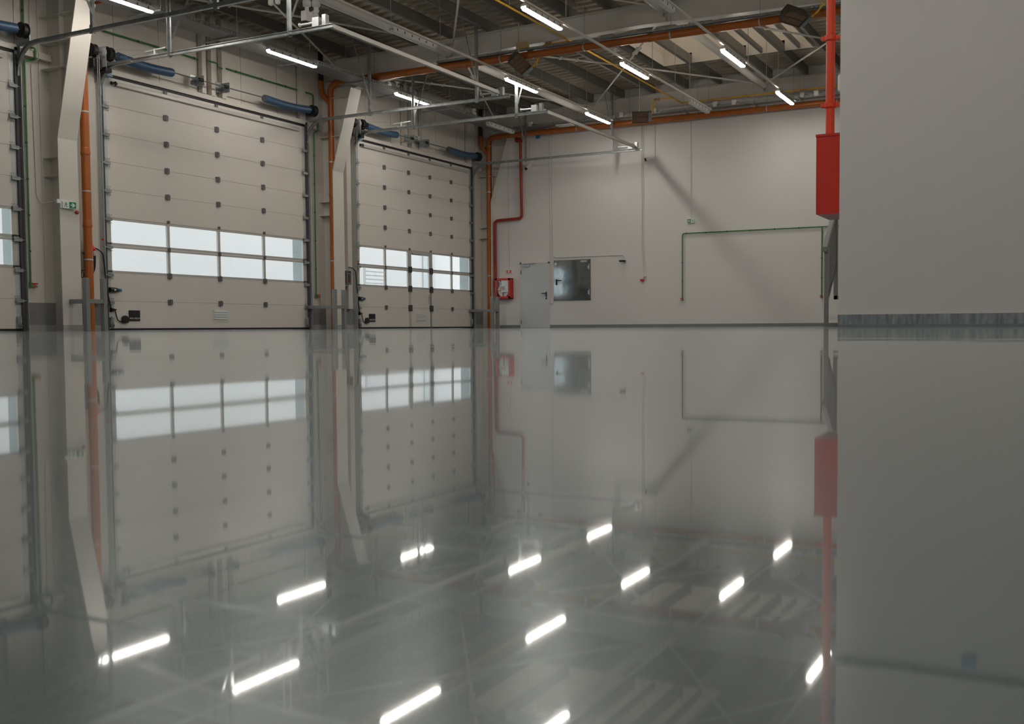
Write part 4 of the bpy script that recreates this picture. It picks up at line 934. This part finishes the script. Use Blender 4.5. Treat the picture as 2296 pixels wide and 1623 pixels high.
tag(MB().box(-14.0, -13.5, 27.0, 27.3, 5.975, 6.012).build('tray_cover', 'white', bevel=.006), 'flat white box under the far wall tray near the left corner', 'cover')
tag(MB().box(-15.094, -14.977, YB - .05, YB, 5.823, 5.940).build('socket', 'bluepl', bevel=.006), 'small blue grey socket high on the far wall beside the red pipe', 'socket')
tag(MB().box(-11.35, -11.05, 20.02, 20.08, 6.22, 6.36).build('plywood_piece', 'timber'), 'small plywood piece on the tray beside the heater hoses', 'wood')

# ------------------------------------------------------------------ cameras and detectors
def bullet(base, aim, nrm, label, s=1.0, dark=False, cat='camera'):
    base, aim, nrm = V(*base), V(*aim).normalized(), V(*nrm).normalized()
    T = thing('security_camera', label, cat, base, 'security cameras')
    m = 'blackp' if dark else 'white'
    MB().lathe(base, nrm, [(.075 * s, 0), (.075 * s, .03 * s), (.055 * s, .05 * s)], 16).build('mount', 'white', T, True)
    e = base + nrm * .12 * s
    MB().tube([base + nrm * .03 * s, e], .03 * s, 12).build('arm', 'white', T, True)
    MB().tube([e - aim * .06 * s, e + aim * .20 * s], .052 * s, 16).build('body', m, T, True)
    MB().tube([e + aim * .20 * s, e + aim * .25 * s], [.054 * s, .046 * s], 16).build('lens', 'blackp', T, True)
    return T
bullet((-15.327, YB, 5.025), (-.1, -0.730, -0.730), (0, -1, 0), 'white security camera with black lens under a conduit, beside the red pipe', 0.828)
bullet((-11.189, YB, 4.927), (-0.828, -.35, -.25), (0, -1, 0), 'white security camera pointing left, high on the far wall', 0.974)
bullet((-12.124, YB, 1.967), (-0.779, -0.487, 0), (0, -1, 0), 'black security camera on the far wall beside the steel hatch', 0.604, True)
# cluster hung above the middle door track
CC = thing('security_camera', 'large white box camera hung on a pole above the middle door track', 'camera', (-12.45, 14.5, 5.6), 'security cameras')
pc = at(703, 22, Y=14.6)
MB().tube([(pc.x + .06, 14.6, 5.82), (pc.x + .06, 14.6, 6.95)], .022, 10).build('pole', 'white', CC, True)
MB().lathe((pc.x + .06, 14.6, 5.80), (0, 0, 1), [(.045, -.10), (.045, 0), (.075, .03), (.08, .10), (.06, .14)], 16).build('mount', 'white', CC, True)
ax = V(-.78, -.35, -.42).normalized()
c0 = V(pc.x - .02, 14.6, 5.66)
MB().bar(c0 - ax * .10, c0 + ax * .16, .10, .10).build('body', 'white', CC, bevel=.012)
MB().bar(c0 - ax * .12 + V(0, 0, .06), c0 + ax * .20 + V(0, 0, .06), .13, .012).build('hood', 'white', CC)
MB().bar(c0 + ax * .155, c0 + ax * .172, .075, .075).build('lens', 'blackp', CC)
C2 = thing('security_camera', 'white box camera seen from below beside the large one above the middle door track', 'camera', (-12.7, 14.4, 5.6), 'security cameras')
p2 = at(688, 20, Y=14.4)
MB().tube([(p2.x, 14.4, 5.80), (p2.x, 14.4, 6.95)], .022, 10).build('pole', 'white', C2, True)
MB().lathe((p2.x, 14.4, 5.76), (0, 0, 1), [(.035, -.08), (.035, 0), (.07, .02), (.075, .09), (.06, .12)], 16).build('mount', 'white', C2, True)
MB().box(p2.x - .06, p2.x + .06, 14.30, 14.48, 5.50, 5.68).build('body', 'white', C2, bevel=.015)
MB().box(p2.x - .045, p2.x + .05, 14.31, 14.47, 5.465, 5.50).build('lens', 'blackp', C2, bevel=.008)
for i, (px, t) in enumerate(((607, 'left'), (622.5, 'right'))):
    p = at(px, 6, Y=14.0)
    T = thing('antenna', 'white rounded antenna hanging near the top edge, %s of the pair' % t, 'antenna', p, 'white hanging antennas')
    MB().tube([(p.x, 14.0, 5.80 + .06), (p.x, 14.0, 6.95)], .014, 8).build('pole', 'white', T, True)
    MB().prism([(p.x + .045 * cos(t_) , 5.86 + (.07 if sin(t_) > 0 else -.07) + .045 * sin(t_)) for t_ in [2 * pi * k / 16 for k in range(16)]], 'y', 13.97, 14.03).build('shell', 'white', T, bevel=.01)
for i, (px, py, t) in enumerate(((1382, 114, 'behind the long orange pipe'), (1096, 166, 'left of the second lamp row'))):
    p = at(px, py, Z=6.78)
    tag(MB().lathe((p.x, p.y, 6.75), (0, 0, 1), [(.025, 0), (.05, .012), (.055, .04), (.075, .045), (.075, .07)], 16).tube([(p.x, p.y, 6.81), (p.x, p.y, deckz(p.x) + .02)], .015, 6).build('smoke_detector', 'white', None, True), 'white smoke detector on the roof ' + t, 'detector', 'smoke detectors under the roof')

# ------------------------------------------------------------------ back wall fittings; these and earlier far-wall items were scaled about the camera
D4 = thing('door_4', 'plain grey steel door with closer in the far wall', 'door', (-15.181, YB, 0), kind='structure')
MB().box(-15.702, -15.653, YB - .03, YB, 0, 2.030).box(-14.709, -14.660, YB - .03, YB, 0, 2.030).box(-15.702, -14.660, YB - .03, YB, 1.987, 2.030).build('door_frame', 'gframe', D4)
lf = MB().box(-15.651, -14.712, YB - .024, YB - .002, .004, 1.984).build('leaf', 'gdoor', D4)
MB().box(-14.801, -14.753, YB - .034, YB - .024, 0.876, 1.110).build('handle_plate', 'blackp', lf, bevel=.01)
MB().tube(rounded([(-14.777, YB - .03, 1.061), (-14.777, YB - .08, 1.061), (-14.918, YB - .08, 1.061)], .02), .013, 8).build('handle', 'blackp', lf, True)
MB().lathe((-14.777, YB - .034, 0.945), (0, -1, 0), [(.016, 0), (.016, .006)], 10).build('lock_cylinder', 'galvl', lf)
for z in (1.733, .18): MB().tube([(-15.663, YB - .04, z - .06), (-15.663, YB - .04, z + .06)], .012, 8).build('hinge', 'hinge', lf)
MB().box(-15.590, -15.347, YB - .07, YB - .024, 1.904, 1.957).build('closer_body', 'galvl', lf, bevel=.006)
MB().bar((-15.580, YB - .05, 1.996), (-15.113, YB - .05, 2.008), .025, .022).build('closer_arm', 'galvl', lf)
D5 = thing('door_5', 'square polished steel hatch in the far wall, right of the grey door', 'hatch', (-13.886, YB, 0.828), kind='structure')
MB().box(-14.509, -14.485, YB - .03, YB, 0.837, 2.064).box(-13.287, -13.263, YB - .03, YB, 0.837, 2.064).box(-14.509, -13.263, YB - .03, YB, 2.040, 2.064).box(-14.509, -13.263, YB - .03, YB, 0.837, 0.862).build('hatch_frame', 'hatch', D5)
lf = MB().box(-14.482, -13.290, YB - .026, YB - .003, 0.865, 2.037).build('leaf', 'hatch', D5)
MB().box(-14.441, -14.388, YB - .036, YB - .026, 1.305, 1.480).build('handle_plate', 'blackp', lf, bevel=.01)
MB().tube(rounded([(-14.412, YB - .03, 1.446), (-14.412, YB - .08, 1.446), (-14.266, YB - .08, 1.446)], .02), .013, 8).build('handle', 'blackp', lf, True)
MB().lathe((-14.431, YB - .03, 1.948), (0, -1, 0), [(.045, 0), (.04, .02), (.0, .022)], 14).build('indicator', 'signw', lf, True)
MB().box(-13.574, -13.360, YB - .07, YB - .026, 1.977, 2.030).build('closer_body', 'galvl', lf, bevel=.006)
for z in (1.831, 1.071): 
    MB().box(-13.341, -13.302, YB - .045, YB - .026, z - .06, z + .05).tube([(-13.287, YB - .05, z - .09), (-13.287, YB - .05, z + .09)], .014, 8).build('hinge', 'galvl', lf)
def conduit(pts, label, r=.012, extra=None):
    T = thing('conduit', label, 'conduit', pts[-1], 'white conduits on the far wall')
    MB().tube(rounded(pts, .04), r, 8).build('tube', 'conduit', T, True)
    if extra: extra(T)
    return T
y_ = YB - .014
def ex1(T): MB().box(-14.626, -14.558, YB - .05, YB, 0.740, 0.906).build('switch', 'white', T, bevel=.008)
conduit([(-14.626, y_, 5.989), (-14.597, y_, 0.876)], 'white conduit running down to the switch between the grey door and hatch', .014, ex1)
conduit([(-14.558, y_, 5.989), (-14.538, y_, 2.220), (-14.461, y_, 2.152), (-12.172, y_, 2.147), (-12.124, y_, 2.045)], 'white conduit turning above the hatch towards the black camera', .011)
conduit([(-11.578, y_, 5.989), (-11.568, y_, 2.337), (-11.520, y_, 1.509)], 'white conduit to the red alarm device, left one of two')
conduit([(-11.520, y_, 5.989), (-11.520, y_, 2.337), (-11.452, y_, 1.539)], 'white conduit to the red alarm device, right one of two', .010)
conduit([(-11.159, y_, 5.989), (-11.159, y_, 4.966)], 'short white conduit above the left pointing camera', .013)
conduit([(-15.308, y_, 5.823), (-15.318, y_, 5.064)], 'short white conduit above the camera by the red pipe', .011)
conduit([(-10.049, y_, 5.989), (-10.045, y_, 3.116)], 'thin white conduit above the exit sign on the far wall', .008)
conduit([(-16.087, y_, 5.648), (-16.087, y_, 1.831)], 'thin white conduit above the hydrant sign', .009)
AD = thing('alarm_device', 'small white alarm device with red base on the far wall', 'alarm', (-11.530, YB, 1.363))
MB().box(-11.598, -11.510, YB - .10, YB, 1.412, 1.500).build('housing', 'white', AD, bevel=.01)
MB().box(-11.603, -11.505, YB - .11, YB, 1.358, 1.412).build('base', 'redknob', AD, bevel=.01)
MB().box(-11.491, -11.432, YB - .06, YB, 1.480, 1.539).build('junction', 'white', AD, bevel=.006)

# ------------------------------------------------------------------ red riser, box, stair guard at the right
RB = thing('riser_cabinet', 'tall red steel cabinet hanging beside the near white wall', 'cabinet', (-2.43, 11.3, 1.21))
bx0, bx1, by0, by1, bz0, bz1 = -2.554, -2.30, 11.0, 11.64, 1.21, 2.055
MB().box(bx0, bx1, by0, by0 + .004, bz0, bz1 - .02).build('front', 'red', RB)
MB().box(bx0, bx0 + .004, by0, by1, bz0, bz1).box(bx1 - .004, bx1, by0, by1, bz0, bz1).box(bx0, bx1, by1 - .004, by1, bz0, bz1).build('shell', 'red', RB)
MB().box(bx0 + .003, bx1 - .003, by0 + .004, by1 - .004, bz0 + .001, bz0 + .006).build('underside', 'pink', RB)
MB().box(bx0 - .006, bx1 + .006, by0 - .008, by1, bz1 - .022, bz1 + .003).build('lid', 'red', RB)
MB().box(bx1, NX, 11.25, 11.30, 1.35, 1.40).box(bx1, NX, 11.25, 11.30, 1.85, 1.90).build('wall_bracket', 'red', RB)
RR = thing('riser_pipe', 'bright red riser pipe standing on the red cabinet', 'pipe', (-2.47, 11.3, 2.055))
ptop = at(1862.5, 2, Y=11.3)
MB().tube([(-2.475, 11.3, 2.058), (-2.475, 11.3, 6.85)], .048, 20).build('pipe', 'redpipe', RR, True)
for z in (2.42, 3.14, 4.4):
    cp = MB().lathe((-2.475, 11.3, z - .035), (0, 0, 1), [(.05, 0), (.066, .008), (.066, .062), (.05, .07)], 20).build('coupling', 'redpipe', RR, True)
    for sg in (-1, 1): MB().box(-2.475 + sg * .06, -2.475 + sg * .10, 11.27, 11.33, z - .02, z + .02).build('bolt_lug', 'redpipe', cp)
tag(MB().box(NX - .035, NX, 9.05, 9.35, 2.05, 2.20).build('wall_box', 'white', bevel=.02), 'white rounded box on the side of the near wall beside the red pipe', 'box')

SG = thing('stair_guard', 'grey stair guard with mesh infill below the red cabinet', 'railing', (-3.55, 16.4, 0))
gx = -3.55
MB().box(gx - .03, gx + .03, 16.0, 16.06, .0, 1.24).build('post', 'guard', SG)
MB().box(gx - .03, gx + .03, 16.68, 16.74, .44, 1.85).build('post', 'guard', SG)
MB().bar((gx - .02, 15.97, 1.215), (gx - .02, 16.95, 2.10), .065, .06).build('handrail', 'guard', SG)
MB().box(gx - .05, gx + .02, 15.94, 16.0, 1.165, 1.235).build('rail_end', 'guard', SG)
MB().bar((gx, 16.06, .40), (gx, 16.70, .98), .03, .05).build('mesh_edge', 'hinge', SG)
MB().box(gx - .025, gx + .9, 15.995, 16.055, .0, .055).build('foot_bar', 'guard', SG)
MB().box(gx - .02, gx + .9, 16.68, 16.74, .44, .50).build('landing_bar', 'guard', SG)
mm = MB(); st = .038
zlo = lambda y: .44 + (y - 16.06) * .906; zhi = lambda y: 1.22 + (y - 15.97) * .903
k = -30
for k in range(-40, 60):     # two families of slanted wires
    for sg in (1, -1):
        c = 1.0 + k * st; pts = []
        for i in range(17):
            y = 16.06 + i * .04; z = c + sg * (y - 16.38) * .8
            if zlo(y) < z < zhi(y): pts.append((y, z))
        if len(pts) > 1: mm.bar((gx, pts[0][0], pts[0][1]), (gx, pts[-1][0], pts[-1][1]), .006, .012)
o = mm.build('mesh_infill', 'guard', SG); o['kind'] = 'stuff'
SS = thing('staircase', 'white steps climbing along the near wall behind the stair guard', 'stairs', (-2.7, 16.4, 0))
for i, (py, zz, xx) in enumerate(((15.68, .16, -3.42), (15.98, .35, -3.38), (16.26, .535, -3.36), (16.54, .72, -3.36), (16.82, .90, -3.36), (17.1, 1.08, -3.36))):
    MB().box(xx, NX - .01, py, py + .28, zz - .05, zz).build('tread', 'white', SS)
MB().prism([(15.7, .0), (16.0, .0), (17.38, 1.02), (17.38, 1.10), (17.1, 1.03), (15.7, .105)], 'x', -2.35, -2.30).prism([(15.7, .0), (16.0, .0), (17.38, 1.02), (17.38, 1.10), (17.1, 1.03), (15.7, .105)], 'x', -1.97, -1.92).build('stringer', 'guard', SS)

# clean helper properties
for o in S.objects:
    if '_o' in o: del o['_o']
